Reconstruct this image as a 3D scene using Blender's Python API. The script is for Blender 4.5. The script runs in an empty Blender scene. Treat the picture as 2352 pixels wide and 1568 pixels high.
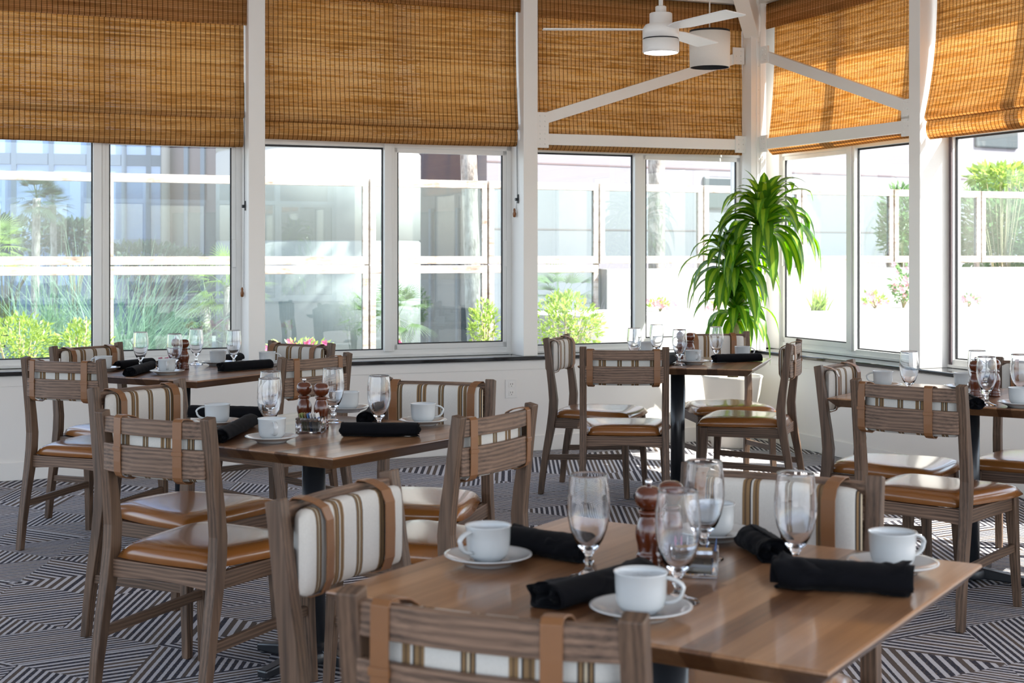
import bpy, bmesh, math, random
from mathutils import Vector, Matrix, noise

S = bpy.context.scene
COL = S.collection
PI = math.pi
# ------------------------------------------------------------------ camera
F_PX, HZ, CX, CAM_Z = 3280.0, 582.0, 1176.0, 1.33
cam_d = bpy.data.cameras.new('camera')
cam_d.sensor_width = 36.0
cam_d.lens = F_PX / 2352 * 36.0
cam_d.shift_y = -(784 - HZ) / 2352
cam_d.clip_start = .05
cam_d.clip_end = 300
cam_d.dof.use_dof = True
cam_d.dof.focus_distance = 6.2
cam_d.dof.aperture_fstop = 7.5
cam = bpy.data.objects.new('camera', cam_d)
cam.location = (0, 0, CAM_Z)
cam.rotation_euler = (PI / 2, 0, 0)
COL.objects.link(cam)
S.camera = cam
# ------------------------------------------------------------------ sky, sun, exposure
SUN_TO = Vector((1.0, -.25, 1.15)).normalized()
w = bpy.data.worlds.new('world')
S.world = w
w.use_nodes = True
nt = w.node_tree
nt.nodes.clear()
sky = nt.nodes.new('ShaderNodeTexSky')
sky.sky_type = 'NISHITA'
sky.sun_disc = False
sky.sun_elevation = math.asin(SUN_TO.z)
sky.sun_rotation = math.atan2(SUN_TO.x, SUN_TO.y)
sky.air_density = 1.0
sky.dust_density = 2.0
mixn = nt.nodes.new('ShaderNodeMix')
mixn.data_type = 'RGBA'
mixn.inputs[0].default_value = .38
mixn.inputs[7].default_value = (5.6, 6.0, 6.6, 1)
bg = nt.nodes.new('ShaderNodeBackground')
bg.inputs[1].default_value = .26
wo = nt.nodes.new('ShaderNodeOutputWorld')
nt.links.new(sky.outputs[0], mixn.inputs[6])
nt.links.new(mixn.outputs[2], bg.inputs[0])
nt.links.new(bg.outputs[0], wo.inputs[0])
sd = bpy.data.lights.new('sun', 'SUN')
sd.energy = 7.5
sd.angle = math.radians(.6)
sd.color = (1, .95, .86)
so = bpy.data.objects.new('sun', sd)
so.rotation_euler = SUN_TO.to_track_quat('Z', 'Y').to_euler()
so.location = (12, 2, 14)
COL.objects.link(so)
S.view_settings.view_transform = 'Standard'
S.view_settings.look = 'None'
S.view_settings.gamma = 1
S.view_settings.use_curve_mapping = False
S.view_settings.exposure = 1.22
S.cycles.use_denoising = True
S.cycles.max_bounces = 14
S.cycles.diffuse_bounces = 5
S.cycles.glossy_bounces = 5
S.cycles.transmission_bounces = 12
S.cycles.transparent_max_bounces = 24
S.cycles.caustics_reflective = False
S.cycles.caustics_refractive = False
S.cycles.sample_clamp_indirect = 6


# ------------------------------------------------------------------ node helpers
class NM:
    def __init__(s, name):
        s.m = bpy.data.materials.new(name)
        s.m.use_nodes = True
        s.t = s.m.node_tree
        s.t.nodes.clear()
        s.out = s.t.nodes.new('ShaderNodeOutputMaterial')

    def n(s, ty, props=None, **ins):
        d = s.t.nodes.new('ShaderNode' + ty)
        for k, v in (props or {}).items():
            setattr(d, k, v)
        for k, v in ins.items():
            key = int(k[1:]) if k[0] == 'i' and k[1:].isdigit() else k.replace('_', ' ')
            s.set(d.inputs[key], v)
        return d

    def set(s, sock, v):
        if isinstance(v, bpy.types.NodeSocket):
            s.t.links.new(v, sock)
        elif hasattr(v, 'outputs'):
            s.t.links.new(v.outputs[0], sock)
        else:
            sock.default_value = v

    def math(s, op, a, b=0.0, c=None):
        d = s.t.nodes.new('ShaderNodeMath')
        d.operation = op
        s.set(d.inputs[0], a)
        s.set(d.inputs[1], b)
        if c is not None:
            s.set(d.inputs[2], c)
        return d.outputs[0]

    def mix(s, f, a, b):
        d = s.t.nodes.new('ShaderNodeMix')
        d.data_type = 'RGBA'
        s.set(d.inputs[0], f)
        s.set(d.inputs[6], a)
        s.set(d.inputs[7], b)
        return d.outputs[2]

    def ramp(s, f, stops, const=False):
        d = s.t.nodes.new('ShaderNodeValToRGB')
        cr = d.color_ramp
        if const:
            cr.interpolation = 'CONSTANT'
        cr.elements[0].position = stops[0][0]
        cr.elements[0].color = c4(stops[0][1])
        cr.elements[1].position = stops[1][0]
        cr.elements[1].color = c4(stops[1][1])
        for p, c in stops[2:]:
            e = cr.elements.new(p)
            e.color = c4(c)
        s.set(d.inputs[0], f)
        return d.outputs[0]

    def coord(s, which='Object'):
        return s.t.nodes.new('ShaderNodeTexCoord').outputs[which]

    def mapv(s, v, scale=(1, 1, 1), rot=(0, 0, 0), loc=(0, 0, 0)):
        d = s.n('Mapping')
        s.set(d.inputs[0], v)
        d.inputs[1].default_value = loc
        d.inputs[2].default_value = rot
        d.inputs[3].default_value = scale
        return d.outputs[0]

    def noise(s, v, scale=5, detail=3, rough=.5):
        return s.n('TexNoise', Vector=v, Scale=scale, Detail=detail, Roughness=rough).outputs[0]

    def bump(s, h, strength=.3, dist=.002):
        return s.n('Bump', Strength=strength, Distance=dist, Height=h).outputs[0]

    def pbr(s, color, rough=.5, metal=0, normal=None, coat=0, spec=.5, **kw):
        d = s.n('BsdfPrincipled')
        s.set(d.inputs['Base Color'], c4(color) if isinstance(color, tuple) else color)
        s.set(d.inputs['Roughness'], rough)
        d.inputs['Metallic'].default_value = metal
        d.inputs['Coat Weight'].default_value = coat
        d.inputs['Coat Roughness'].default_value = .12
        d.inputs['Specular IOR Level'].default_value = spec
        if normal is not None:
            s.set(d.inputs['Normal'], normal)
        for k, v in kw.items():
            s.set(d.inputs[k.replace('_', ' ')], v)
        return d.outputs[0]

    def done(s, sh):
        s.t.links.new(sh, s.out.inputs[0])
        return s.m


def c4(c):
    return tuple(c) if len(c) == 4 else (c[0], c[1], c[2], 1.0)


M = {}


def plain(name, col, rough=.5, metal=0, coat=0, var=.06, scale=6, bump=0, spec=.5):
    m = NM(name)
    v = m.coord()
    nz = m.noise(v, scale, 4)
    a = tuple(max(0, x * (1 - var)) for x in col)
    b = tuple(min(1, x * (1 + var)) for x in col)
    cc = m.mix(nz, c4(a), c4(b))
    nrm = m.bump(m.noise(v, scale * 14, 3), bump, .001) if bump else None
    M[name] = m.done(m.pbr(cc, rough, metal, nrm, coat, spec))
    return M[name]


def wood(name, axis, dark, light, scale=1.0, rough=.5, coat=0.0):
    m = NM(name)
    v = m.coord()
    sc = [26 * scale, 26 * scale, 26 * scale]
    sc[axis] = 1.6 * scale
    mv = m.mapv(v, tuple(sc))
    n1 = m.noise(mv, 1.6, 5, .6)
    sc2 = [190 * scale] * 3
    sc2[axis] = 3 * scale
    n2 = m.noise(m.mapv(v, tuple(sc2)), 1.5, 3, .6)
    wv = m.n('TexWave', {'wave_type': 'BANDS', 'bands_direction': 'ZZX'[axis]},
             Vector=m.mapv(v, tuple((.12 if i == axis else 1) * 1.0 for i in range(3))), Scale=26 * scale, Distortion=7.0, Detail=2.0).outputs[1]
    f = m.math('ADD', m.math('MULTIPLY', n1, .42), m.math('MULTIPLY', wv, .20))
    f = m.math('ADD', f, m.math('MULTIPLY', n2, .46))
    cc = m.ramp(f, [(.3, dark), (.75, light)])
    M[name] = m.done(m.pbr(cc, rough, 0, m.bump(n2, .25, .0006), coat, .4))


ASH_D, ASH_L = (.030, .0165, .010), (.160, .096, .060)
wood('ash_vertical', 2, ASH_D, ASH_L)
wood('ash_across', 0, ASH_D, (.245, .15, .10))
wood('ash_lengthwise', 1, ASH_D, ASH_L)


def walnut(name, edge=False):
    m = NM(name)
    v = m.coord()
    sep = m.n('SeparateXYZ', Vector=v)
    x, y = sep.outputs[0], sep.outputs[1]
    pl = m.math('FLOOR', m.math('DIVIDE', m.math('ADD', x, m.math('MULTIPLY', m.math('FLOOR', m.math('MULTIPLY', y, 1.1)), .013)), .052))
    rnd = m.n('TexWhiteNoise', {'noise_dimensions': '1D'}, W=pl).outputs[0]
    g = m.noise(m.mapv(v, (30, 1.4, 30)), 1.5, 5, .6)
    g2 = m.noise(m.mapv(v, (120, 3, 120)), 1.5, 3, .6)
    f = m.math('ADD', m.math('MULTIPLY', rnd, .38), m.math('ADD', m.math('MULTIPLY', g, .5), m.math('MULTIPLY', g2, .16)))
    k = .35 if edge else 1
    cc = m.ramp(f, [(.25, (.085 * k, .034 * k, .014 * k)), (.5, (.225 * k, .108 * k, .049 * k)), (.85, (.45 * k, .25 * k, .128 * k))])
    M[name] = m.done(m.pbr(cc, .34, 0, m.bump(g2, .12, .0004), .45, .5))


walnut('walnut_top')
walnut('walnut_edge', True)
plain('leather_seat', (.225, .082, .018), .27, 0, .55, .12, 9, .08)
plain('leather_strap', (.20, .085, .03), .38, 0, .1, .1, 20, .1)
plain('white_paint', (.84, .815, .775), .38, 0, 0, .02, 3)
plain('wall_paint', (.82, .79, .75), .6, 0, 0, .02, 2)
plain('ceiling_paint', (.72, .68, .64), .7, 0, 0, .02, 2)
plain('window_aluminium', (.78, .78, .76), .32, 0, 0, .03, 8)
plain('dark_gasket', (.012, .012, .015), .5)
plain('black_granite', (.010, .011, .013), .07, 0, .5, .3, 120)
plain('black_metal', (.012, .014, .018), .35, 0, .2, .2, 30)
plain('porcelain', (.54, .565, .575), .12, 0, .5, .01, 3)
plain('mill_wood', (.10, .021, .006), .2, 0, .5, .25, 30)
plain('chrome', (.7, .7, .72), .12, 1)
plain('fan_white', (.82, .81, .79), .35, 0, 0, .01)
plain('shade_linen', (.80, .75, .68), .8, 0, 0, .03, 80, .2)
plain('black_inner', (.01, .01, .012), .5)
plain('pot_cream', (.70, .65, .58), .55, 0, 0, .04, 5)
plain('soil', (.04, .025, .015), .9, 0, 0, .4, 40)
plain('brass_cord', (.10, .055, .03), .6)
plain('tassel_wood', (.22, .08, .02), .4)
plain('outlet_plate', (.8, .78, .75), .3)
plain('stucco_white', (.32, .31, .30), .8, 0, 0, .05, 1.2, .3)
plain('stucco_grey', (.21, .20, .225), .8, 0, 0, .06, .7, .3)
plain('facade_plum', (.14, .105, .115), .6, 0, 0, .1, .6)
plain('concrete', (.27, .265, .26), .8, 0, 0, .1, 1.2, .3)
plain('facade_dark', (.05, .065, .075), .25, 0, 0, .25, .8)
plain('mullion_dark', (.10, .14, .20), .5)
plain('roof_dark', (.3, .28, .27), .8)
plain('cane', (.40, .33, .20), .7, 0, 0, .3, 60, .4)
plain('pink_petal', (.75, .12, .28), .6)
plain('pale_pink_petal', (.80, .42, .46), .6)
for nm, c in (('packet_white', (.75, .75, .74)), ('packet_blue', (.10, .22, .50)), ('packet_pink', (.65, .18, .32)),
              ('packet_brown', (.30, .19, .09)), ('packet_green', (.28, .33, .12)), ('packet_print', (.10, .055, .03)), ('packet_ink', (.1, .15, .35))):
    plain(nm, c, .6, var=.04, scale=40)


def cloth_black():
    m = NM('black_cloth')
    v = m.coord()
    wv = m.noise(m.mapv(v, (1, 1, 1)), 900, 2)
    cc = m.mix(m.noise(v, 30, 3), (.0018, .002, .003, 1), (.0042, .0045, .007, 1))
    M['black_cloth'] = m.done(m.pbr(cc, .85, 0, m.bump(wv, .3, .0005), 0, .10, Sheen_Weight=.03))


cloth_black()


def stripe_cloth():
    m = NM('striped_canvas')
    sep = m.n('SeparateXYZ', Vector=m.coord())
    x, z = sep.outputs[0], sep.outputs[2]
    f = m.math('FRACT', m.math('DIVIDE', m.math('ADD', x, 1.20), .162))
    W, T, B, C, K = (.62, .60, .56), (.25, .155, .075), (.030, .026, .026), (.55, .46, .33), (.12, .075, .042)
    cc = m.ramp(f, [(0, W), (.19, B), (.207, T), (.232, B), (.25, C), (.272, B), (.29, T), (.315, B), (.33, W), (.62, T), (.65, K), (.67, T),
                    (.705, W), (.73, B), (.75, T), (.79, K), (.82, T), (.845, W)], True)
    # fine vertical yarns and weave
    wv = m.noise(m.mapv(m.coord(), (700, 700, 220)), 1, 2)
    cc2 = m.mix(m.math('MULTIPLY', wv, .22), cc, (.03, .025, .02, 1))
    M['striped_canvas'] = m.done(m.pbr(cc2, .85, 0, m.bump(wv, .4, .0008), 0, .2))


stripe_cloth()


def bamboo():
    m = NM('woven_bamboo')
    sep = m.n('SeparateXYZ', Vector=m.coord('UV'))
    x, z = sep.outputs[0], sep.outputs[1]
    P = .0113
    zi = m.math('FLOOR', m.math('DIVIDE', z, P))
    zf = m.math('FRACT', m.math('DIVIDE', z, P))
    rn = m.n('TexWhiteNoise', {'noise_dimensions': '1D'}, W=zi).outputs[0]
    comb = m.n('CombineXYZ', X=m.math('MULTIPLY', x, 2.2), Y=m.math('MULTIPLY', zi, 3.7))
    sn = m.noise(comb, 1.6, 3, .6)
    f = m.math('ADD', m.math('MULTIPLY', rn, .4), m.math('MULTIPLY', sn, .7))
    cc = m.ramp(f, [(.25, (.38, .195, .065)), (.55, (.64, .385, .155)), (.85, (.80, .57, .29))])
    TP = .0305
    tf = m.math('FRACT', m.math('DIVIDE', m.math('ADD', x, 10.0), TP))
    thread = m.math('LESS_THAN', tf, .13)
    cc = m.mix(m.math('MULTIPLY', thread, .9), cc, (.07, .028, .010, 1))
    gapline = m.math('LESS_THAN', zf, .17)
    cc = m.mix(m.math('MULTIPLY', gapline, .55), cc, (.09, .035, .01, 1))
    hgt = m.math('SUBTRACT', 1, m.math('ABSOLUTE', m.math('SUBTRACT', zf, .55)))
    nrm = m.bump(hgt, .6, .003)
    dif = m.n('BsdfDiffuse', Color=cc, Normal=nrm).outputs[0]
    tcol = m.mix(m.math('MULTIPLY', thread, .7), m.mix(.35, cc, (1, .66, .28, 1)), (.10, .035, .01, 1))
    tr = m.n('BsdfTranslucent', Color=tcol).outputs[0]
    sh = m.n('MixShader', Fac=.62)
    m.t.links.new(dif, sh.inputs[1])
    m.t.links.new(tr, sh.inputs[2])
    # slits between the slats
    slit = m.math('MULTIPLY', m.math('MULTIPLY', m.math('LESS_THAN', zf, .13), m.math('GREATER_THAN', sn, .46)), m.math('SUBTRACT', 1, thread))
    tp = m.n('BsdfTransparent').outputs[0]
    s2 = m.n('MixShader', Fac=m.math('MULTIPLY', slit, .42))
    m.t.links.new(sh.outputs[0], s2.inputs[1])
    m.t.links.new(tp, s2.inputs[2])
    M['woven_bamboo'] = m.done(s2.outputs[0])


bamboo()


def carpet():
    m = NM('patterned_carpet')
    v = m.mapv(m.coord(), (1, 1, 1), (0, 0, math.radians(8)))
    sep = m.n('SeparateXYZ', Vector=v)
    x, y = sep.outputs[0], sep.outputs[1]
    L = .40
    ds = []
    for a in (8, 68, 128):
        ca, sa = math.cos(math.radians(a)), math.sin(math.radians(a))
        ds.append(m.math('ADD', m.math('MULTIPLY', x, ca), m.math('MULTIPLY', y, sa)))
    ids = [m.math('FLOOR', m.math('DIVIDE', d, L)) for d in ds]
    cmb = m.n('CombineXYZ', X=ids[0], Y=ids[1], Z=ids[2])
    wn = m.n('TexWhiteNoise', {'noise_dimensions': '3D'}, Vector=cmb)
    r = wn.outputs[0]
    k0 = m.math('LESS_THAN', r, .34)
    k2 = m.math('GREATER_THAN', r, .67)
    d = m.math('ADD', m.math('MULTIPLY', ds[0], k0), m.math('MULTIPLY', ds[2], k2))
    k1 = m.math('SUBTRACT', 1, m.math('ADD', k0, k2))
    d = m.math('ADD', d, m.math('MULTIPLY', ds[1], k1))
    # fine or bold stripes by cell
    r2 = m.math('FRACT', m.math('MULTIPLY', r, 37.7))
    bold = m.math('GREATER_THAN', r2, .62)
    per = m.math('ADD', .027, m.math('MULTIPLY', bold, .011))
    wob = m.math('MULTIPLY', m.noise(m.coord(), 60, 2), .004)
    sf = m.math('FRACT', m.math('DIVIDE', m.math('ADD', d, m.math('ADD', wob, 40.0)), per))
    dark = m.math('LESS_THAN', sf, .55)
    si = m.math('FLOOR', m.math('DIVIDE', m.math('ADD', d, 40.0), per))
    sn = m.n('TexWhiteNoise', {'noise_dimensions': '1D'}, W=si).outputs[0]
    pile = m.noise(m.coord(), 380, 3, .7)
    mot = m.noise(m.coord(), 120, 2, .6)
    dk = m.mix(m.math('GREATER_THAN', sn, .62), (.022, .025, .045, 1), (.11, .082, .066, 1))
    dk = m.mix(m.math('GREATER_THAN', mot, .56), dk, (.10, .078, .062, 1))
    lt = m.mix(mot, (.46, .455, .49, 1), (.68, .67, .70, 1))
    cc = m.mix(dark, lt, dk)
    cc = m.mix(m.math('MULTIPLY', pile, .22), cc, (.2, .19, .2, 1))
    M['patterned_carpet'] = m.done(m.pbr(cc, .95, 0, m.bump(pile, .5, .003), 0, .1))


carpet()


def thin_glass(name, tint=(1, 1, 1), refl=.07, gain=.5):
    m = NM(name)
    tp = m.n('BsdfTransparent', Color=c4(tint)).outputs[0]
    gl = m.n('BsdfGlossy', Color=(1, 1, 1, 1), Roughness=.01).outputs[0]
    fr = m.n('LayerWeight', Blend=.12).outputs[0]
    mx = m.n('MixShader', Fac=m.math('MULTIPLY_ADD', fr, gain, refl))
    m.t.links.new(tp, mx.inputs[1])
    m.t.links.new(gl, mx.inputs[2])
    M[name] = m.done(mx.outputs[0])


thin_glass('window_glass', (.97, .985, .98), .035, .35)
thin_glass('windscreen_glass', (.76, .85, .86), .06, .45)


def glass():
    m = NM('clear_glass')
    M['clear_glass'] = m.done(m.n('BsdfGlass', Color=(.985, .99, 1, 1), Roughness=0.0, IOR=1.48).outputs[0])


glass()


def facade_glass():
    m = NM('blue_facade_glass')
    v = m.coord()
    cc = m.mix(m.noise(v, .5, 2), (.20, .29, .50, 1), (.29, .38, .58, 1))
    M['blue_facade_glass'] = m.done(m.pbr(cc, .12, .35, m.bump(m.noise(v, .6, 1), .05, .05)))


facade_glass()


def timber():
    m = NM('weathered_timber')
    v = m.coord()
    a = m.noise(m.mapv(v, (2.5, 20, 14)), 1.5, 5, .7)
    b = m.noise(v, 5, 4, .7)
    f = m.math('ADD', m.math('MULTIPLY', a, .6), m.math('MULTIPLY', b, .4))
    cc = m.ramp(f, [(.34, (.17, .10, .065)), (.45, (.36, .29, .24)), (.58, (.52, .48, .44))])
    M['weathered_timber'] = m.done(m.pbr(cc, .85, 0, m.bump(a, .4, .004)))


timber()


def bark():
    m = NM('palm_bark')
    v = m.coord()
    a = m.noise(m.mapv(v, (9, 9, 3)), 1.6, 6, .7)
    cc = m.ramp(a, [(.35, (.14, .115, .10)), (.65, (.52, .46, .42))])
    M['palm_bark'] = m.done(m.pbr(cc, .9, 0, m.bump(a, .8, .03)))


bark()


def leafmat(name, a, b, trans=.45, stripe=None, rough=.4, c2=None):
    m = NM(name)
    v = m.coord()
    n1 = m.noise(v, 7, 3)
    cc = m.mix(n1, c4(a), c4(b))
    if stripe:
        u = m.n('SeparateXYZ', Vector=m.coord('UV')).outputs[0]
        dist = m.math('ABSOLUTE', m.math('SUBTRACT', u, .5))
        st = m.math('LESS_THAN', dist, .17)
        cc = m.mix(m.math('MULTIPLY', st, .85), cc, c4(stripe))
    p = m.pbr(cc, rough, 0, None, 0, .5)
    tc = m.n('HueSaturation', Color=cc, Saturation=1.15, Value=1.6).outputs[0]
    tr = m.n('BsdfTranslucent', Color=tc).outputs[0]
    mx = m.n('MixShader', Fac=trans)
    m.t.links.new(p, mx.inputs[1])
    m.t.links.new(tr, mx.inputs[2])
    M[name] = m.done(mx.outputs[0])


leafmat('corn_plant_leaf', (.055, .16, .015), (.11, .27, .02), .42, (.34, .50, .055), .3)
leafmat('grass_blade', (.16, .26, .17), (.36, .44, .33), .45)
leafmat('sun_leaf', (.20, .30, .07), (.33, .42, .13), .45)
leafmat('palm_leaf', (.12, .19, .08), (.24, .31, .14), .4)
leafmat('tree_leaf', (.10, .19, .08), (.22, .31, .16), .4)
leafmat('dark_leaf', (.05, .09, .06), (.10, .16, .10), .3)
leafmat('thatch', (.38, .30, .18), (.55, .46, .30), .3)


# ------------------------------------------------------------------ geometry helpers
class MB:
    def __init__(s):
        s.b = bmesh.new()
        s.uv = None

    def box(s, x0, x1, y0, y1, z0, z1, mat=0):
        vs = [s.b.verts.new((x, y, z)) for z in (z0, z1) for y in (y0, y1) for x in (x0, x1)]
        for f in ((0, 2, 3, 1), (4, 5, 7, 6), (0, 1, 5, 4), (2, 6, 7, 3), (0, 4, 6, 2), (1, 3, 7, 5)):
            fc = s.b.faces.new([vs[i] for i in f])
            fc.material_index = mat
        return vs

    def prism(s, poly, z0, z1, mat=0):
        """poly: list of (x, y) counter-clockwise"""
        lo = [s.b.verts.new((p[0], p[1], z0)) for p in poly]
        hi = [s.b.verts.new((p[0], p[1], z1)) for p in poly]
        n = len(poly)
        fs = [s.b.faces.new(lo[::-1]), s.b.faces.new(hi)]
        for i in range(n):
            fs.append(s.b.faces.new([lo[i], lo[(i + 1) % n], hi[(i + 1) % n], hi[i]]))
        for f in fs:
            f.material_index = mat

    def loft(s, rings, cap=True, closed=True, smooth=True, mat=0):
        vr = [[s.b.verts.new(p) for p in r] for r in rings]
        n = len(rings[0])
        for a, b in zip(vr, vr[1:]):
            for i in range(n if closed else n - 1):
                j = (i + 1) % n
                f = s.b.faces.new([a[i], a[j], b[j], b[i]])
                f.smooth = smooth
                f.material_index = mat
        if cap and closed:
            for r in (vr[0][::-1], vr[-1]):
                f = s.b.faces.new(r)
                f.material_index = mat
        return vr

    def beam(s, p, q, wx, wz, up=(0, 0, 1), mat=0, w2=None):
        """rectangular bar from p to q; wx sideways, wz along up"""
        p, q, up = Vector(p), Vector(q), Vector(up)
        d = (q - p).normalized()
        sx = d.cross(up).normalized()
        sz = sx.cross(d).normalized()
        a2, b2 = w2 or (wx, wz)
        rings = []
        for c, a, b in ((p, wx, wz), (q, a2, b2)):
            rings.append([c + sx * (i * a / 2) + sz * (j * b / 2) for i, j in ((-1, -1), (1, -1), (1, 1), (-1, 1))])
        s.loft(rings, smooth=False, mat=mat)

    def tube(s, pts, r, n=10, mat=0, cap=True):
        pts = [Vector(p) for p in pts]
        rs = r if isinstance(r, (list, tuple)) else [r] * len(pts)
        rings = []
        ref = Vector((.13, .21, .97)).normalized()
        for i, p in enumerate(pts):
            d = (pts[min(i + 1, len(pts) - 1)] - pts[max(i - 1, 0)]).normalized()
            if abs(d.dot(ref)) > .96:
                ref = Vector((1, .1, 0)).normalized()
            sx = d.cross(ref).normalized()
            sy = d.cross(sx).normalized()
            rings.append([p + (sx * math.cos(2 * PI * k / n) + sy * math.sin(2 * PI * k / n)) * rs[i] for k in range(n)])
        s.loft(rings, cap=cap, mat=mat)

    def lathe(s, prof, n=40, cx=0, cy=0, mat=0, close=False):
        """prof: list of (r, z)"""
        rings = []
        for r, z in prof:
            if r < 1e-6:
                rings.append([s.b.verts.new((cx, cy, z))])
            else:
                rings.append([s.b.verts.new((cx + r * math.cos(2 * PI * k / n), cy + r * math.sin(2 * PI * k / n), z)) for k in range(n)])
        seq = list(zip(rings, rings[1:]))
        if close:
            seq.append((rings[-1], rings[0]))
        for a, b in seq:
            for k in range(n):
                j = (k + 1) % n
                if len(a) == 1 and len(b) == 1:
                    continue
                if len(a) == 1:
                    f = s.b.faces.new([a[0], b[j], b[k]])
                elif len(b) == 1:
                    f = s.b.faces.new([a[k], a[j], b[0]])
                else:
                    f = s.b.faces.new([a[k], a[j], b[j], b[k]])
                f.smooth = True
                f.material_index = mat

    def strip(s, pts, widths, side, mat=0, fold=0.0):
        """a leaf: centre line pts, widths and side vector; with UV u across"""
        if s.uv is None:
            s.uv = s.b.loops.layers.uv.new('UVMap')
        rows = []
        n = len(pts)
        for i, (p, wd) in enumerate(zip(pts, widths)):
            p = Vector(p)
            d = (Vector(pts[min(i + 1, n - 1)]) - Vector(pts[max(i - 1, 0)])).normalized()
            sd = (side - d * side.dot(d)).normalized()
            up = sd.cross(d) * (fold * wd)
            rows.append([s.b.verts.new(p - sd * wd / 2 + up), s.b.verts.new(p), s.b.verts.new(p + sd * wd / 2 + up)])
        for i in range(n - 1):
            for k in range(2):
                f = s.b.faces.new([rows[i][k], rows[i][k + 1], rows[i + 1][k + 1], rows[i + 1][k]])
                f.smooth = True
                f.material_index = mat
                for lp, (u, v) in zip(f.loops, ((k / 2, i / n), ((k + 1) / 2, i / n), ((k + 1) / 2, (i + 1) / n), (k / 2, (i + 1) / n))):
                    lp[s.uv].uv = (u, v)

    def build(s, name, mats, parent=None, bevel=0, loc=None, rotz=0, fix=True, subsurf=0):
        if fix:
            bmesh.ops.recalc_face_normals(s.b, faces=s.b.faces[:])
        me = bpy.data.meshes.new(name)
        s.b.to_mesh(me)
        s.b.free()
        for mm in ([mats] if isinstance(mats, str) else mats):
            me.materials.append(M[mm])
        o = bpy.data.objects.new(name, me)
        COL.objects.link(o)
        if parent:
            o.parent = parent
        if loc is not None:
            o.location = loc
        o.rotation_euler.z = rotz
        if bevel:
            bv = o.modifiers.new('edge', 'BEVEL')
            bv.width = bevel
            bv.segments = 2
            bv.limit_method = 'ANGLE'
        if subsurf:
            sb = o.modifiers.new('smooth', 'SUBSURF')
            sb.levels = sb.render_levels = subsurf
        return o


def tag(o, label, cat, group=None, kind=None):
    o['label'] = label
    if cat:
        o['category'] = cat
    if group:
        o['group'] = group
    if kind:
        o['kind'] = kind
    return o


def thing(name, label, cat, loc=(0, 0, 0), rotz=0, group=None, kind=None):
    o = bpy.data.objects.new(name, None)
    o.empty_display_size = .1
    COL.objects.link(o)
    o.location = loc
    o.rotation_euler.z = rotz
    return tag(o, label, cat, group, kind)


def struct(o):
    o['kind'] = 'structure'
    return o


def copy_tree(o, parent=None):
    c = o.copy()
    COL.objects.link(c)
    c.parent = parent
    for ch in o.children:
        copy_tree(ch, c)
    return c


def at(px, py, z):
    """point of the place at height z seen at that pixel of the photograph"""
    Y = F_PX * (CAM_Z - z) / (py - HZ)
    return Vector(((px - CX) * Y / F_PX, Y, z))


def at_y(px, py, Y):
    return Vector(((px - CX) * Y / F_PX, Y, CAM_Z - (py - HZ) * Y / F_PX))


# ------------------------------------------------------------------ room shell
C0 = Vector((1.74, 10.27, 0))
AL = math.atan2(.38, .925)
AR = AL - PI / 2
XL, XR = Vector((math.cos(AL), math.sin(AL), 0)), Vector((math.cos(AR), math.sin(AR), 0))
OL, OR = Vector((-math.sin(AL), math.cos(AL), 0)), Vector((-math.sin(AR), math.cos(AR), 0))


def wl(x, d, z):
    return C0 + XL * x + OL * d + Vector((0, 0, z))


def wr(x, d, z):
    return C0 + XR * x + OR * d + Vector((0, 0, z))


SILL = .64
CEIL = 3.55
b = MB()
fl = [wl(-9, .05, 0), wl(.05, .05, 0), wr(9.6, .05, 0), Vector((5.6, -3.2, 0)), Vector((-8.6, -3.2, 0))]
b.prism([(p.x, p.y) for p in fl], -.12, 0)
struct(b.build('floor', 'patterned_carpet'))
b = MB()
cl = [wl(-9, .55, 0), C0 + OL * .55 + OR * .55, wr(9.6, .55, 0), Vector((6.4, -3.6, 0)), Vector((-8.8, -3.6, 0))]
b.prism([(p.x, p.y) for p in cl], CEIL, CEIL + .14)
struct(b.build('ceiling', 'ceiling_paint'))


def wall(name, ang, x0, x1, seamx):
    b = MB()
    b.box(x0, x1, .02, .30, 0, SILL - .025)          # knee wall
    b.box(x0, x1, .06, .30, 3.16, CEIL)              # band over the shades
    # shallow panel lines
    b.box(x0, x1, .014, .021, .550, .615)
    struct(b.build(name, 'wall_paint', loc=C0, rotz=ang, bevel=.002))


wall('wall_left', AL, -9, .02, 0)
wall('wall_right', AR, -.02, 9.6, 0)
for nm, ang, x0, x1 in (('baseboard_left', AL, -9, -.0), ('baseboard_right', AR, 0, 9.6)):
    b = MB()
    b.box(x0, x1, .006, .022, 0, .105)
    struct(b.build(nm, 'white_paint', loc=C0, rotz=ang, bevel=.003))
for nm, ang, x0, x1 in (('trim_1', AL, -9, .26), ('trim_2', AR, -.26, 9.6)):
    b = MB()
    b.box(x0, x1, -.015, .34, SILL - .027, SILL)
    o = b.build(nm, 'black_granite', loc=C0, rotz=ang, bevel=.006)
    tag(o, 'polished black window sill running along the ' + ('wall under the four left windows' if nm == 'trim_1' else 'sunlit right wall'), None, kind='structure')
for nm, ang, x0, x1 in (('trim_3', AL, -9, .3), ('trim_4', AR, -.3, 9.6)):
    b = MB()
    b.box(x0, x1, .0, .28, 3.115, 3.165)
    struct(b.build(nm, 'white_paint', loc=C0, rotz=ang, bevel=.004))
# corner infill behind the corner post
b = MB()
b.box(.02, .30, .19, .36, SILL, CEIL)
struct(b.build('trim_5', 'white_paint', loc=C0, rotz=AL, bevel=.004))
b = MB()
b.box(-.30, .03, .19, .30, SILL, CEIL)
struct(b.build('trim_6', 'white_paint', loc=C0, rotz=AR, bevel=.004))

LC = [-1.745, -3.60, -5.45, -7.30]
RC = [1.80, 3.62, 5.44, 7.26]


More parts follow.
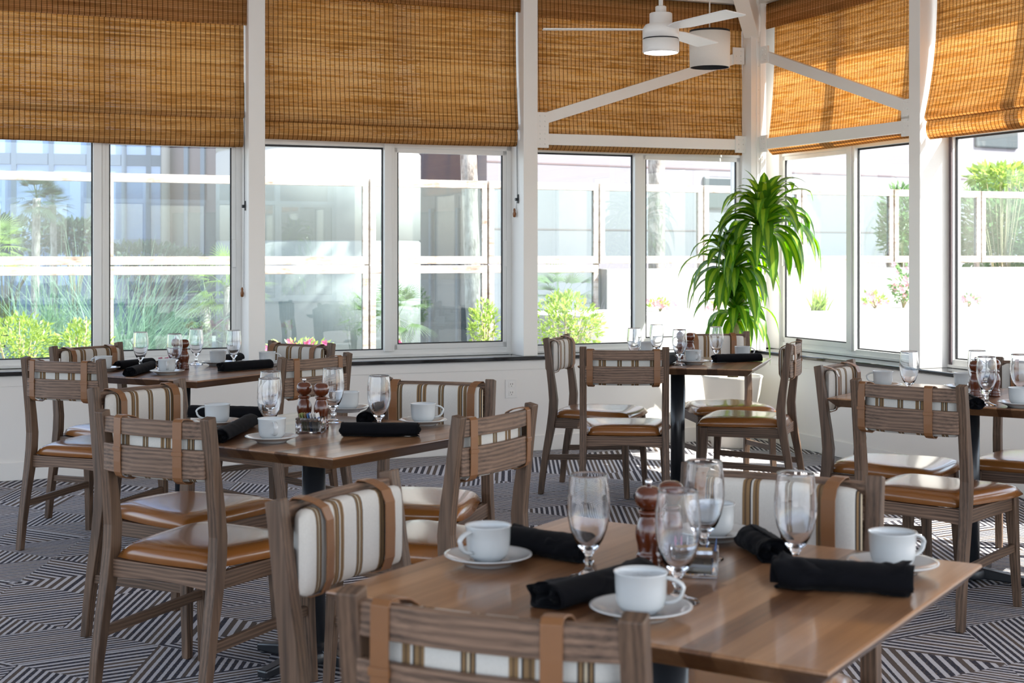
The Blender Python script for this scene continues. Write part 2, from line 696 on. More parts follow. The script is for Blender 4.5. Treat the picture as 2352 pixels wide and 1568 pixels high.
def column(x, ang, label):
    b = MB()
    b.box(x - .052, x + .052, 0.0, .24, SILL, CEIL)
    o = b.build('column', 'white_paint', loc=C0, rotz=ang, bevel=.003)
    tag(o, label, None, kind='structure')


for x, ang, lb in [(LC[0], AL, 'white box column between the second and third windows'),
                   (LC[1], AL, 'white box column between the two leftmost windows'),
                   (LC[2], AL, 'white box column left of the first window'), (LC[3], AL, 'white box column farther along the left wall'),
                   (RC[0], AR, 'white box column with a sunlit side beside the grey window track'),
                   (RC[1], AR, 'white box column right of the last window'), (RC[2], AR, 'white box column nearer along the right wall'),
                   (RC[3], AR, 'white box column at the near end of the right wall')]:
    column(x, ang, lb)
# corner post with riveted flat strips
b = MB()
b.box(-.062, .062, -.062, .062, SILL, CEIL)
b.box(-.018, -.012, -.066, -.061, SILL, CEIL)
b.box(.012, .018, -.066, -.061, SILL, CEIL)
for i in range(16):
    z = .8 + i * .17
    b.lathe([(0, z - .006), (.006, z), (0, z + .006)], 8, 0, -.063)
o = b.build('column', 'white_paint', loc=C0, rotz=AL, bevel=.002)
tag(o, 'white steel corner post behind the tall corn plant', None, kind='structure')


def wbox(b, x, y0, y1, z, half):
    b.box(x - half, x + half, y0, y1, z - half, z + half)


def braces(ang, sgn, xc, zlow, which):
    # horizontal and diagonal flat bars with bolted gussets
    x0, x1 = sgn * .06, xc - sgn * .052
    for nm, p, q, lb in (('brace_beam', (x0, .035, 2.112), (x1, .035, 2.105), 'white horizontal steel bar low across the shade ' + which),
                         ('brace_beam', (x0 + sgn * .02, .035, 2.745), (x1 - sgn * .0, .035, zlow), 'white diagonal steel brace across the shade ' + which)):
        b = MB()
        b.beam(p, q, .035, .074)
        o = b.build(nm, 'white_paint', loc=C0, rotz=ang, bevel=.002)
        tag(o, lb, None, kind='structure')
        for e, hh in ((p, .06), (q, .06)):
            g = MB()
            xx = e[0] + (sgn * .04 if e is p else -sgn * .04)
            g.box(xx - .045, xx + .045, .008, .022, e[2] - hh, e[2] + hh)
            for k in (-1, 0, 1):
                for dx in (-.018, .018):
                    g.tube([(xx + dx, .010, e[2] + k * .035), (xx + dx, .002, e[2] + k * .035)], .006, 6)
            gp = g.build('gusset_plate', 'white_paint', parent=o, bevel=.001)


braces(AL, -1, LC[0], 2.225, 'left of the corner post')
braces(AR, 1, RC[0], 2.21, 'right of the corner post')
b = MB()
inn = (-(OL + OR)).normalized()
p0 = C0 + Vector((0, 0, 2.93)) + inn * .03
b.beam(p0, p0 + inn * 1.1 + Vector((0, 0, .75)), .11, .15)
o = b.build('rafter_beam', 'white_paint', bevel=.003)
tag(o, 'white sloping steel rafter rising from the corner post', None, kind='structure')


# ------------------------------------------------------------------ windows
def window(n, ang, x0, x1, label, flip=False):
    t = thing('window_%d' % n, label, None, C0, ang, kind='structure')
    d0, d1 = .215, .275
    z0, z1 = SILL + .002, 3.11
    xm = (x0 + x1) / 2
    b = MB()
    b.box(x0, x0 + .035, d0, d1, z0, z1)
    b.box(x1 - .035, x1, d0, d1, z0, z1)
    b.box(x0, x1, d0 + .005, d1 - .005, z0, z0 + .05)
    b.box(x0, x1, d0 - .012, d1 + .02, z0, z0 + .018)
    b.box(x0, x1, d0 + .005, d1 - .005, z1 - .04, z1)
    b.box(x0, x1, d0, d1, 2.03, 2.085)
    b.build('window_frame', 'window_aluminium', t, .002)
    b = MB()
    b.box(xm - .036, xm + .014, d0 - .02, d1 - .015, z0 + .04, z1)
    b.box(xm + .016, xm + .036, d0 - .008, d1 - .015, z0 + .04, z1)
    b.build('window_mullion', 'window_aluminium', t, .002)
    # moving sash on one side
    sx0, sx1 = (x0 + .035, xm - .03) if flip else (xm + .032, x1 - .035)
    b = MB()
    for zz0, zz1 in ((z0 + .05, 2.03),):
        b.box(sx0, sx0 + .028, d0 + .004, d0 + .034, zz0, zz1)
        b.box(sx1 - .028, sx1, d0 + .004, d0 + .034, zz0, zz1)
        b.box(sx0, sx1, d0 + .004, d0 + .034, zz0, zz0 + .035)
        b.box(sx0, sx1, d0 + .004, d0 + .034, zz1 - .03, zz1)
    sa = b.build('sliding_sash', 'window_aluminium', t, .002)
    b = MB()
    hx = sx0 + .012 if flip else sx1 - .012
    b.box(hx - .012, hx + .012, d0 - .006, d0 + .004, 1.24, 1.42)
    b.build('sash_pull', 'window_aluminium', sa, .003)
    # gaskets: thin dark lines round the panes
    b = MB()
    ox0, ox1 = (xm + .034, x1 - .035) if flip else (x0 + .035, xm - .036)
    for a0, a1, e, zb in ((sx0 + .028, sx1 - .028, d0 + .006, z0 + .085), (ox0, ox1, d0 + .022, z0 + .05)):
        g = .008
        b.box(a0, a0 + g, e, e + .012, zb, 2.03)
        b.box(a1 - g, a1, e, e + .012, zb, 2.03)
        b.box(a0, a1, e, e + .012, zb, zb + g)
        b.box(a0, a1, e, e + .012, 2.018, 2.03)
    b.build('gasket', 'dark_gasket', t)
    for a0, a1, e, zb, zt in ((sx0 + .02, sx1 - .02, d0 + .016, z0 + .06, 2.01), (ox0, ox1, d0 + .03, z0 + .04, 2.03),
                              (x0 + .03, xm - .03, d0 + .03, 2.08, z1 - .03), (xm + .03, x1 - .03, d0 + .03, 2.08, z1 - .03)):
        b = MB()
        b.box(a0, a1, e, e + .004, zb, zt)
        b.build('glass_pane', 'window_glass', t)


window(1, AL, LC[1] - 1.803, LC[1] - .052, 'white framed sliding window at the far left, palms and glass tower outside')
window(2, AL, LC[1] + .052, LC[0] - .052, 'white framed sliding window facing the curved white tower')
window(3, AL, LC[0] + .052, .05, 'white framed window left of the corn plant, palm trunk outside')
window(4, AR, -.0, RC[0] - .052, 'white framed window right of the corn plant, white planter outside', True)
window(5, AR, RC[0] + .052, RC[1] - .052, 'rightmost window with dark gasket and grey track, green trees outside')
window(6, AL, LC[2] - 1.803, LC[2] - .052, 'white framed window farther along the left wall')
window(7, AR, RC[1] + .052, RC[2] - .052, 'white framed window nearer along the right wall', True)
window(8, AR, RC[2] + .052, RC[3] - .052, 'white framed window at the near end of the right wall', True)
# grey track strip beside window 5
b = MB()
b.box(RC[0] + .062, RC[0] + .070, .205, .214, SILL, 3.11)
b.box(RC[0] + .078, RC[0] + .084, .205, .214, SILL, 3.11)
struct(b.build('trim_7', 'facade_plum', loc=C0, rotz=AR, bevel=.002))


# ------------------------------------------------------------------ woven shades
def shade(ang, x0, x1, zb, zv, label, fold=.16, puff=.05, bulge=.02, cord=None, seed=0, zbr=None):
    """roman shade between x0 and x1, bottom zb, valance bottom zv"""
    t = thing('woven_shade', label, 'window shade', C0, ang, 'woven bamboo roman shades')
    rnd = random.Random(seed)
    top = 3.11

    def sheet(name, prof, th=.003, parent=t, inset=0.0):
        # prof: list of (d, z, length) swept across x; slightly wavy
        b = MB()
        uv = b.b.loops.layers.uv.new('UVMap')
        nx = 24
        rows = []
        L = 0
        Ls = []
        for i, (d, z) in enumerate(prof):
            if i:
                L += math.hypot(d - prof[i - 1][0], z - prof[i - 1][1])
            Ls.append(L)
            row = []
            for k in range(nx + 1):
                u = k / nx
                x = x0 + inset + (x1 - x0 - 2 * inset) * u
                amp = (1 - (z - zb) / (top - zb))
                dd = d + bulge * amp * math.sin(u * PI * 2.2 + seed) * .5
                row.append(b.b.verts.new((x, dd, z + .004 * math.sin(u * 5 + seed) * amp)))
            rows.append(row)
        for i in range(len(rows) - 1):
            for k in range(nx):
                f = b.b.faces.new([rows[i][k], rows[i][k + 1], rows[i + 1][k + 1], rows[i + 1][k]])
                f.smooth = True
                for lp, (kk, ii) in zip(f.loops, ((k, i), (k + 1, i), (k + 1, i + 1), (k, i + 1))):
                    lp[uv].uv = (x0 + (x1 - x0) * kk / nx, Ls[ii] + .3)
        o = b.build(name, 'woven_bamboo', parent, fix=False)
        so = o.modifiers.new('thick', 'SOLIDIFY')
        so.thickness = th
        return o

    dB = .115
    # main panel: hangs straight, then bellies toward the room above the fold
    prof = []
    n = 26
    for i in range(n + 1):
        z = top - (top - (zb + fold)) * i / n
        q = max(0, 1 - (z - (zb + fold)) / .75)
        prof.append((dB - puff * q ** 2.2, z))
    d_end = prof[-1][0]
    # rolls back and down behind the lower fold
    for a in range(1, 7):
        an = a / 6 * PI
        prof.append((d_end + .018 - .018 * math.cos(an) - .0, zb + fold - .022 * math.sin(an)))
    sheet('shade_panel', prof)
    prof = [(d_end + .036, zb + fold + .02)]
    for i in range(9):
        u = i / 8
        prof.append((d_end + .034 - .022 * math.sin(u * PI * .9), zb + fold + .0 - (fold - .012) * u))
    for a in range(1, 7):
        an = a / 6 * PI
        prof.append((prof[8][0] + .012 - .012 * math.cos(an) + .012, zb + .012 - .012 * math.sin(an)))
    prof.append((prof[-1][0], zb + .05))
    sheet('shade_fold', prof)
    prof = [(.045, top + .0), (.045, top - .06), (.043, zv + .02), (.047, zv)]
    sheet('shade_valance', prof, inset=-.004)
    b = MB()
    b.box(x0, x1, .05, .10, top - .05, top)
    b.build('head_rail', 'tassel_wood', t)
    if cord:
        cx, z1, zt = cord
        b = MB()
        b.tube([(cx - .004, .112, zb + .4), (cx - .004, .105, zb), (cx - .006, .092, z1)], .0022, 6)
        b.tube([(cx - .006, .094, z1), (cx - .003, .125, zt + .012)], .0012, 6)
        b.build('pull_cord', 'black_metal', t)
        b = MB()
        b.box(cx - .006, cx, .080, .100, z1 - .03, z1 + .03)
        b.tube([(cx - .022, .092, z1 - .004), (cx, .092, z1 - .004)], .010, 10)
        b.build('cord_cleat', 'black_metal', t)
        b = MB()
        b.lathe([(0, zt - .045), (.009, zt - .042), (.012, zt - .02), (.007, zt - .004), (.009, zt + .004), (.005, zt + .016), (0, zt + .018)], 12, cx - .014, .125)
        b.build('cord_tassel', 'tassel_wood', t)
    return t


shade(AL, LC[1] - 1.80, LC[1] - .060, 2.005, 2.755, 'brown woven shade on the leftmost window with a dark double fold at its hem', .20, .02, .012, (LC[1] - .053, 1.63, 1.10), 1)
shade(AL, LC[1] + .060, LC[0] - .062, 2.055, 2.955, 'honey woven shade hanging over the window of the curved white tower', .13, .05, .02, (LC[0] - .053, 1.70, 1.62), 2)
shade(AL, LC[0] + .060, -.035, 2.040, 2.93, 'woven shade behind the ceiling fan and diagonal brace', .05, .05, .03, None, 3)
shade(AR, .10, RC[0] - .062, 2.040, 2.93, 'sunlit woven shade between corner post and sunlit column', .05, .05, .035, None, 4)
shade(AR, RC[0] + .075, RC[1] - .06, 2.02, 3.02, 'bright woven shade at the right edge with a bellied lower fold', .13, .09, .02, None, 5)
shade(AL, LC[2] - 1.80, LC[2] - .06, 2.02, 2.8, 'woven shade farther along the left wall', .2, .03, .01, None, 6)
shade(AR, RC[1] + .06, RC[2] - .06, 2.02, 3.0, 'woven shade nearer along the right wall', .13, .05, .02, None, 7)
shade(AR, RC[2] + .06, RC[3] - .06, 2.02, 3.0, 'woven shade at the near end of the right wall', .13, .05, .02, None, 8)
# eave outside over the windows
b = MB()
e0, e1 = .30, .47
pts = [wl(-9, e0, 0), C0 + OL * e0 + OR * e0, wr(9.6, e0, 0), wr(9.6, e1, 0), C0 + OL * e1 + OR * e1, wl(-9, e1, 0)]
b.prism([(p.x, p.y) for p in pts][::-1], 3.12, 3.5)
struct(b.build('trim_8', 'white_paint'))

# wall outlet
b = MB()
t = thing('wall_outlet', 'small white electrical outlet on the wall below the black sill', 'outlet', wl(-1.88, .02, .424), AL)
b.box(-.042, .042, -.007, 0.0, -.062, .062)
b.build('outlet_plate', 'outlet_plate', t, .002)
for dz in (-.028, .028):
    b = MB()
    b.box(-.018, .018, -.010, -.007, dz - .018, dz + .018)
    so_ = b.build('socket', 'white_paint', t, .002)
    b = MB()
    for dx in (-.007, .007):
        b.box(dx - .0015, dx + .0015, -.0106, -.0101, dz - .002, dz + .010)
    b.lathe([(0, -.001), (.003, 0), (0, .001)], 8)
    b.b.verts.ensure_lookup_table()
    for v in b.b.verts[-10:]:
        v.co = Vector((v.co.x, -.0102, dz - .010 + v.co.y))
    b.build('slot', 'black_inner', so_, fix=False)


# ------------------------------------------------------------------ chairs
def yc(x):
    return -.026 * (1 - (x / .2) ** 2)


def rear_leg(sx):
    b = MB()
    prof = [(0, -.030, .028), (.12, -.017, .033), (.25, .004, .038), (.36, .025, .043), (.45, .038, .046), (.52, .042, .045),
            (.60, .034, .041), (.70, .020, .036), (.80, .007, .033), (.866, -.002, .031)]
    rings = []
    for i, (z, y, wd) in enumerate(prof):
        hw = .0145 + .003 * min(1, z / .4)
        xo = sx * (.205 + .008 * max(0, 1 - z / .4))
        s = .006 if i == len(prof) - 1 else 0
        rings.append([(xo - hw, y - wd / 2, z - s), (xo + hw, y - wd / 2, z - s), (xo + hw, y + wd / 2, z + s * .2), (xo - hw, y + wd / 2, z + s * .2)])
    b.loft(rings, smooth=False)
    return b


def front_leg(sx):
    b = MB()
    rings = []
    for z, x, y, h in ((0, .222, .462, .013), (.2, .214, .452, .016), (.36, .208, .444, .020), (.415, .206, .442, .021)):
        rings.append([(sx * x - h, y - h, z), (sx * x + h, y - h, z), (sx * x + h, y + h, z), (sx * x - h, y + h, z)])
    b.loft(rings, smooth=False)
    return b


def curved_rail(z0, z1, yoff, th, dip=0.0):
    b = MB()
    n = 14
    rings = []
    for i in range(n + 1):
        x = -.195 + .39 * i / n
        y = yc(x) + yoff
        dz = dip * (1 - (x / .195) ** 2)
        rings.append([(x, y - th / 2, z0 - dz), (x, y + th / 2, z0 - dz), (x, y + th / 2, z1), (x, y - th / 2, z1)])
    b.loft(rings, smooth=False)
    return b


def seat_pad():
    b = MB()
    n = 22
    top = []
    bot = []
    for j in range(n + 1):
        t_ = -1 + 2 * j / n
        rt, rb = [], []
        for i in range(n + 1):
            s_ = -1 + 2 * i / n
            sx = s_ * math.sqrt(1 - .16 * t_ * t_)
            ty = t_ * math.sqrt(1 - .13 * s_ * s_)
            v = (ty + 1) / 2
            hw = .192 + .063 * (v * v * (3 - 2 * v))
            x = sx * hw * 1.025
            y = .018 + .475 * v
            e = max(0, (1 - abs(s_) ** 7) * (1 - abs(t_) ** 7)) ** .42
            zt = .424 + .044 * e + .010 * s_ * s_ * v * e - .006 * v * v * e + .004 * e * (1 - s_ * s_)
            rt.append(b.b.verts.new((x, y, zt)))
            edge = i in (0, n) or j in (0, n)
            rb.append(rt[-1] if edge else b.b.verts.new((x * .97, y * .99 + .003, .418)))
        top.append(rt)
        bot.append(rb)
    for j in range(n):
        for i in range(n):
            f = b.b.faces.new([top[j][i], top[j][i + 1], top[j + 1][i + 1], top[j + 1][i]])
            f.smooth = True
            q = [bot[j][i], bot[j + 1][i], bot[j + 1][i + 1], bot[j][i + 1]]
            try:
                f = b.b.faces.new(q)
                f.smooth = True
            except ValueError:
                pass
    return b


def back_pad():
    b = MB()
    n, m_ = 20, 20
    rings = []
    zc, hz, hy = .757, .084, .025
    for i in range(n + 1):
        s_ = -1 + 2 * i / n
        e = max(0.0, 1 - abs(s_) ** 9) ** .4
        x = s_ * .187
        ring = []
        for k in range(m_):
            a = 2 * PI * k / m_
            ca, sa = math.cos(a), math.sin(a)
            yy = hy * e * math.copysign(abs(ca) ** .55, ca)
            zz = (hz - .012 * (1 - e)) * math.copysign(abs(sa) ** .42, sa)
            ring.append((x, yc(x) + .040 + yy, zc + zz))
        rings.append(ring)
    b.loft(rings)
    return b


def strap():
    """a leather loop at x = 0, over the rails and round the pad"""
    b = MB()
    path = [(-.0095, .690), (-.0108, .72), (-.0108, .80), (-.0098, .848), (-.004, .8535), (.014, .8535), (.040, .8475), (.058, .838), (.069, .815),
            (.0705, .757), (.069, .70), (.058, .675), (.035, .667), (.010, .672), (-.004, .680)]
    t_ = .0030
    ring = []
    n = len(path)
    rows = []
    for i, (y, z) in enumerate(path):
        p, q = path[i - 1], path[(i + 1) % n]
        d = Vector((q[0] - p[0], q[1] - p[1])).normalized()
        nx_, nz_ = -d.y, d.x
        rows.append([b.b.verts.new((-.0155, y + nx_ * t_, z + nz_ * t_)), b.b.verts.new((.0155, y + nx_ * t_, z + nz_ * t_)),
                     b.b.verts.new((.0155, y, z)), b.b.verts.new((-.0155, y, z))])
    for i in range(n):
        a, c = rows[i], rows[(i + 1) % n]
        for k in range(4):
            b.b.faces.new([a[k], a[(k + 1) % 4], c[(k + 1) % 4], c[k]])
    return b


def make_chair():
    t = thing('dining_chair', '', 'chair')
    for s_ in (-1, 1):
        rear_leg(s_).build('leg', 'ash_vertical', t, .003)
        front_leg(s_).build('leg', 'ash_vertical', t, .003)
    seat_pad().build('seat', 'leather_seat', t)
    for s_ in (-1, 1):
        b = MB()
        b.beam((s_ * .200, .050, .392), (s_ * .206, .425, .392), .022, .05)
        b.build('side_apron', 'ash_lengthwise', t, .002)
    n = 12
    for y0, y1 in ((.026, .048), (.432, .452)):
        b = MB()
        rings = []
        for i in range(n + 1):
            x = -.192 + .384 * i / n
            up = .010 * (1 - (x / .192) ** 2)
            rings.append([(x, y0, .362 + up), (x, y1, .362 + up), (x, y1, .418), (x, y0, .418)])
        b.loft(rings, smooth=False)
        b.build('cross_apron', 'ash_across', t, .002)
    for s_ in (-1, 1):
        b = MB()
        b.beam((s_ * .207, .012, .205), (s_ * .213, .440, .225), .018, .030)
        b.build('stretcher', 'ash_lengthwise', t, .002)
    curved_rail(.801, .850, .004, .020).build('top_rail', 'ash_across', t, .003)
    curved_rail(.688, .770, .004, .018, .004).build('back_rail', 'ash_across', t, .003)
    back_pad().build('back_cushion', 'striped_canvas', t)
    for k in (-1, 1):
        s_ = strap().build('strap', 'leather_strap', t, .0008)
        b = MB()
        b.box(-.0175, .0175, -.0165, -.0105, .752, .764)
        b.build('keeper_loop', 'leather_strap', s_, .001)
    return t


proto = make_chair()
used = [False]


def chair(mid, facing, straps, label, group):
    o = proto if not used[0] else copy_tree(proto)
    used[0] = True
    o.location = (mid[0], mid[1], 0)
    o.rotation_euler.z = math.atan2(-facing[0], facing[1])
    tag(o, label, 'chair', group)
    ss = sorted([c for c in o.children if c.name.startswith('strap')], key=lambda c: c.name)
    for c, x in zip(ss, sorted(straps)):
        c.location = (x, yc(x) + .004, 0)
        c.rotation_euler.z = math.atan2(.052 * x / .04, 1) * .8
    return o


CH = 'wooden dining chairs with leather seats'
for a in [
    ((-.033, 1.915), (.37, .93), (-.15, .10), 'nearest chair, its wooden back cut by the bottom edge before the near table'),
    ((-.354, 2.89), (.896, -.444), (.12, -.12), 'chair with striped cushion pushed to the near table beside the paired cup and saucer'),
    ((.58, 3.09), (-.46, -.89), (.175, -.13), 'chair with pale striped back seen behind the four goblets of the near table'),
    ((-1.04, 4.15), (.49, .87), (-.12, .11), 'large rear-view chair at the near left with an empty rust leather seat'),
    ((-1.342, 5.127), (.85, -.53), (.13, -.14), 'chair with striped cushion just behind the large rear-view chair at left'),
    ((-.275, 5.34), (-.29, -.957), (.17, -.16), 'chair facing out behind the shakers table, under the wall outlet'),
    ((-.047, 4.27), (-.86, .52), (-.15, .16), 'chair turned from behind at the open end of the table with the shakers and caddy'),
    ((.558, 7.095), (.07, .997), (-.17, .16), 'rear-view chair drawn up before the corner table by the corn plant'),
    ((.254, 8.10), (.95, -.31), (.15, -.15), 'side-on chair with pale striped cushion left of the corner table'),
    ((1.20, 8.52), (.15, -.99), (.13, -.12), 'chair facing out between the corner table and the cream plant pot'),
    ((1.50, 7.594), (-.95, .317), (.13, -.13), 'side-on chair right of the corner table against the white wall'),
    ((1.435, 5.18), (.656, .754), (-.175, .09), 'rear-view chair at the front of the right edge table'),
    ((1.386, 6.12), (.85, -.53), (.14, -.14), 'chair at the pointed left corner of the right edge table under the bright sill'),
    ((2.37, 6.32), (-.5, -.86), (.14, -.13), 'chair behind the right edge table, its striped back cut by the frame'),
    ((2.50, 5.345), (-.85, .53), (.14, -.13), 'chair at the right border, only its seat corner and front leg showing'),
    ((-2.0, 6.36), (.37, .93), (-.155, .13), 'rear-view chair at the far left border beside the window table'),
    ((-2.186, 7.34), (.82, -.57), (.13, -.14), 'chair with its striped back against the leftmost window sill'),
    ((-1.112, 7.535), (-.54, -.84), (.17, -.13), 'chair facing out by the column between the two left windows'),
    ((-.9, 6.55), (-.78, .62), (-.135, .135), 'rear-view chair at the near end of the window table, behind the tall goblets'),
]:
    chair(a[0], a[1], a[2], a[3], CH)


# ------------------------------------------------------------------ tables
def make_table():
    t = thing('dining_table', '', 'table')
    hx, hy = .45, .41
    b = MB()
    # polished top with chamfered knife edge underneath
    rings = []
    for z, i in ((.713, .030), (.722, .022), (.741, .002), (.745, 0), (.748, .001), (.750, .004)):
        rings.append([(-hx + i, -hy + i, z), (hx - i, -hy + i, z), (hx - i, hy - i, z), (-hx + i, hy - i, z)])
    vr = b.loft(rings, smooth=False)
    b.b.faces.ensure_lookup_table()
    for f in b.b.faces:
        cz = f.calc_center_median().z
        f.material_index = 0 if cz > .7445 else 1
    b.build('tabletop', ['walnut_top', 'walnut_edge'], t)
    b = MB()
    b.lathe([(0, .03), (.038, .03), (.038, .70), (0, .70)], 28)
    b.lathe([(0, .695), (.11, .697), (.11, .712), (0, .712)], 28)
    b.build('pedestal', 'black_metal', t)
    b = MB()
    b.lathe([(0, .012), (.075, .014), (.070, .05), (.045, .062), (.038, .075), (0, .075)], 24)
    for k in range(4):
        a = k * PI / 2
        c, s_ = math.cos(a), math.sin(a)
        b.beam((c * .03, s_ * .03, .036), (c * .238, s_ * .238, .020), .052, .045, w2=(.042, .026))
        b.lathe([(0, 0), (.016, 0), (.016, .012), (0, .012)], 12, c * .222, s_ * .222)
    b.build('cross_base', 'black_metal', t, .006)
    return t


TB = {'A': ((.279, 2.565), -.5676), 'B': ((-.644, 4.64), -.606), 'C': ((.888, 7.655), -.292), 'D': ((1.87, 5.83), -.60), 'E': ((-1.63, 7.07), -.50)}
TL = {'A': 'nearest walnut table, its glossy top filling the lower right',
      'B': 'walnut table left of centre with a pale sugar caddy and two shakers',
      'C': 'walnut corner table in front of the corn plant',
      'D': 'walnut table cut by the right edge beneath the sunlit sill',
      'E': 'walnut table beside the leftmost window'}
tp = make_table()
first = True
for k, (c, a) in TB.items():
    o = tp if first else copy_tree(tp)
    first = False
    o.location = (c[0], c[1], 0)
    o.rotation_euler.z = a
    tag(o, TL[k], 'table', 'square walnut pedestal tables')
    if k == 'E':
        [c_ for c_ in o.children if c_.name.startswith('cross_base')][0].rotation_euler.z = .42
TZ = .7505


# ------------------------------------------------------------------ tableware
def make_goblet():
    b = MB()
    outer = [(0, 0), (.036, 0), (.0365, .0015), (.034, .003), (.018, .008), (.009, .014), (.0062, .020), (.0060, .026), (.0092, .031), (.0062, .036),
             (.0066, .042), (.0105, .047), (.0180, .056), (.0262, .070), (.0330, .088), (.0372, .108), (.0385, .124), (.0378, .142), (.0358, .164), (.0337, .182), (.0334, .1853), (.0330, .186)]
    inner = [(.0324, .186), (.0320, .1853), (.0323, .182), (.0344, .164), (.0364, .142), (.0371, .124), (.0358, .108), (.0314, .088), (.0246, .072), (.0160, .060), (.0070, .054), (0, .0525)]
    b.lathe(outer + inner, 44)
    return b


def make_saucer():
    b = MB()
    b.lathe([(0, .003), (.026, .003), (.027, 0), (.045, 0), (.047, .004), (.062, .010), (.078, .0165), (.0825, .0185), (.0820, .0205), (.077, .0195),
             (.060, .0130), (.044, .0085), (.034, .0080), (.033, .0062), (0, .0058)], 48)
    return b


def make_cup():
    t = thing('coffee_cup', '', 'cup')
    b = MB()
    prof = [(0, .002), (.022, .002), (.0235, 0), (.026, 0), (.0275, .003), (.033, .007), (.0375, .014), (.0395, .024), (.0405, .040), (.0415, .062), (.0428, .064),
            (.0425, .0655), (.0405, .0648), (.0388, .060), (.0378, .040), (.0368, .024), (.034, .014), (.026, .008), (0, .0065)]
    prof = [(r * 1.02, z) for r, z in prof]
    b.lathe(prof, 44)
    b.build('body', 'porcelain', t)
    b = MB()
    pts = []
    for i in range(13):
        a = -PI * .52 + PI * 1.04 * i / 12
        pts.append((.040 + .030 * math.cos(a) * (1.0 if i > 6 else .9), 0, .0375 + .0195 * math.sin(a)))
    rings = []
    for i, p in enumerate(pts):
        p0, p1 = Vector(pts[max(0, i - 1)]), Vector(pts[min(12, i + 1)])
        d = (p1 - p0).normalized()
        nrm = Vector((d.z, 0, -d.x))
        ring = []
        for k in range(10):
            a = 2 * PI * k / 10
            ring.append(Vector(p) + nrm * (.0032 * math.cos(a)) + Vector((0, .0065 * math.sin(a), 0)))
        rings.append(ring)
    b.loft(rings)
    b.build('handle', 'porcelain', t)
    return t


gob0 = make_goblet().build('water_goblet', 'clear_glass')
sau0 = make_saucer().build('saucer', 'porcelain')
cup0 = make_cup()
g_used = [0, 0, 0]


def place(proto, idx, loc, rz=0):
    o = proto if not g_used[idx] else copy_tree(proto)
    g_used[idx] = 1
    o.location = loc
    o.rotation_euler.z = rz
    return o


ITEMS = []


def later(pos, half, r, wt, fn):
    """remember a table item as a capsule (centre, half axis, radius); placed once all of them stand clear of each other"""
    ITEMS.append([Vector((pos[0], pos[1])), Vector((half[0], half[1])), r, wt, fn])


def settle():
    def ends(it):
        return it[0] - it[1], it[0] + it[1]

    def nearest(a0, a1, b0, b1):
        best = None
        for i in range(13):
            p_ = a0.lerp(a1, i / 12)
            d_ = b1 - b0
            u = 0 if d_.length < 1e-6 else max(0, min(1, (p_ - b0).dot(d_) / d_.dot(d_)))
            q_ = b0 + d_ * u
            if best is None or (p_ - q_).length < best[0]:
                best = ((p_ - q_).length, p_, q_)
            if (a1 - a0).length < 1e-6:
                break
        return best
    for it_ in range(160):
        for i, A in enumerate(ITEMS):
            for B_ in ITEMS[i + 1:]:
                if (A[0] - B_[0]).length > .4:
                    continue
                d, p_, q_ = nearest(*ends(A), *ends(B_))
                gap = A[2] + B_[2] + .002 - d
                if gap > 0:
                    v = (p_ - q_) if d > 1e-5 else (A[0] - B_[0])
                    v = v.normalized() * gap * .5
                    A[0] += v * (2 * A[3] / (A[3] + B_[3]))
                    B_[0] -= v * (2 * B_[3] / (A[3] + B_[3]))
    for it in ITEMS:
        it[4](it[0])


def goblet(px, py, label):
    p = at(px, py, TZ + .186)
    later(p, (0, 0), .0385, 1, lambda c: tag(place(gob0, 0, (c.x, c.y, TZ)), label, 'glass', 'stemmed water goblets on the tables'))


def cup(px, py, hdir, label):
    later(at(px, py, TZ + .005), (0, 0), .083, 1, lambda c: cup_at(c, hdir, label))


def cup_at(p, hdir, label):
    tag(place(sau0, 1, (p.x, p.y, TZ)), 'saucer under the ' + label.replace('white ', '', 1), 'saucer', 'white saucers')
    tag(place(cup0, 2, (p.x, p.y, TZ + .0082), math.atan2(hdir[1], hdir[0])), label, 'cup', 'white coffee cups')


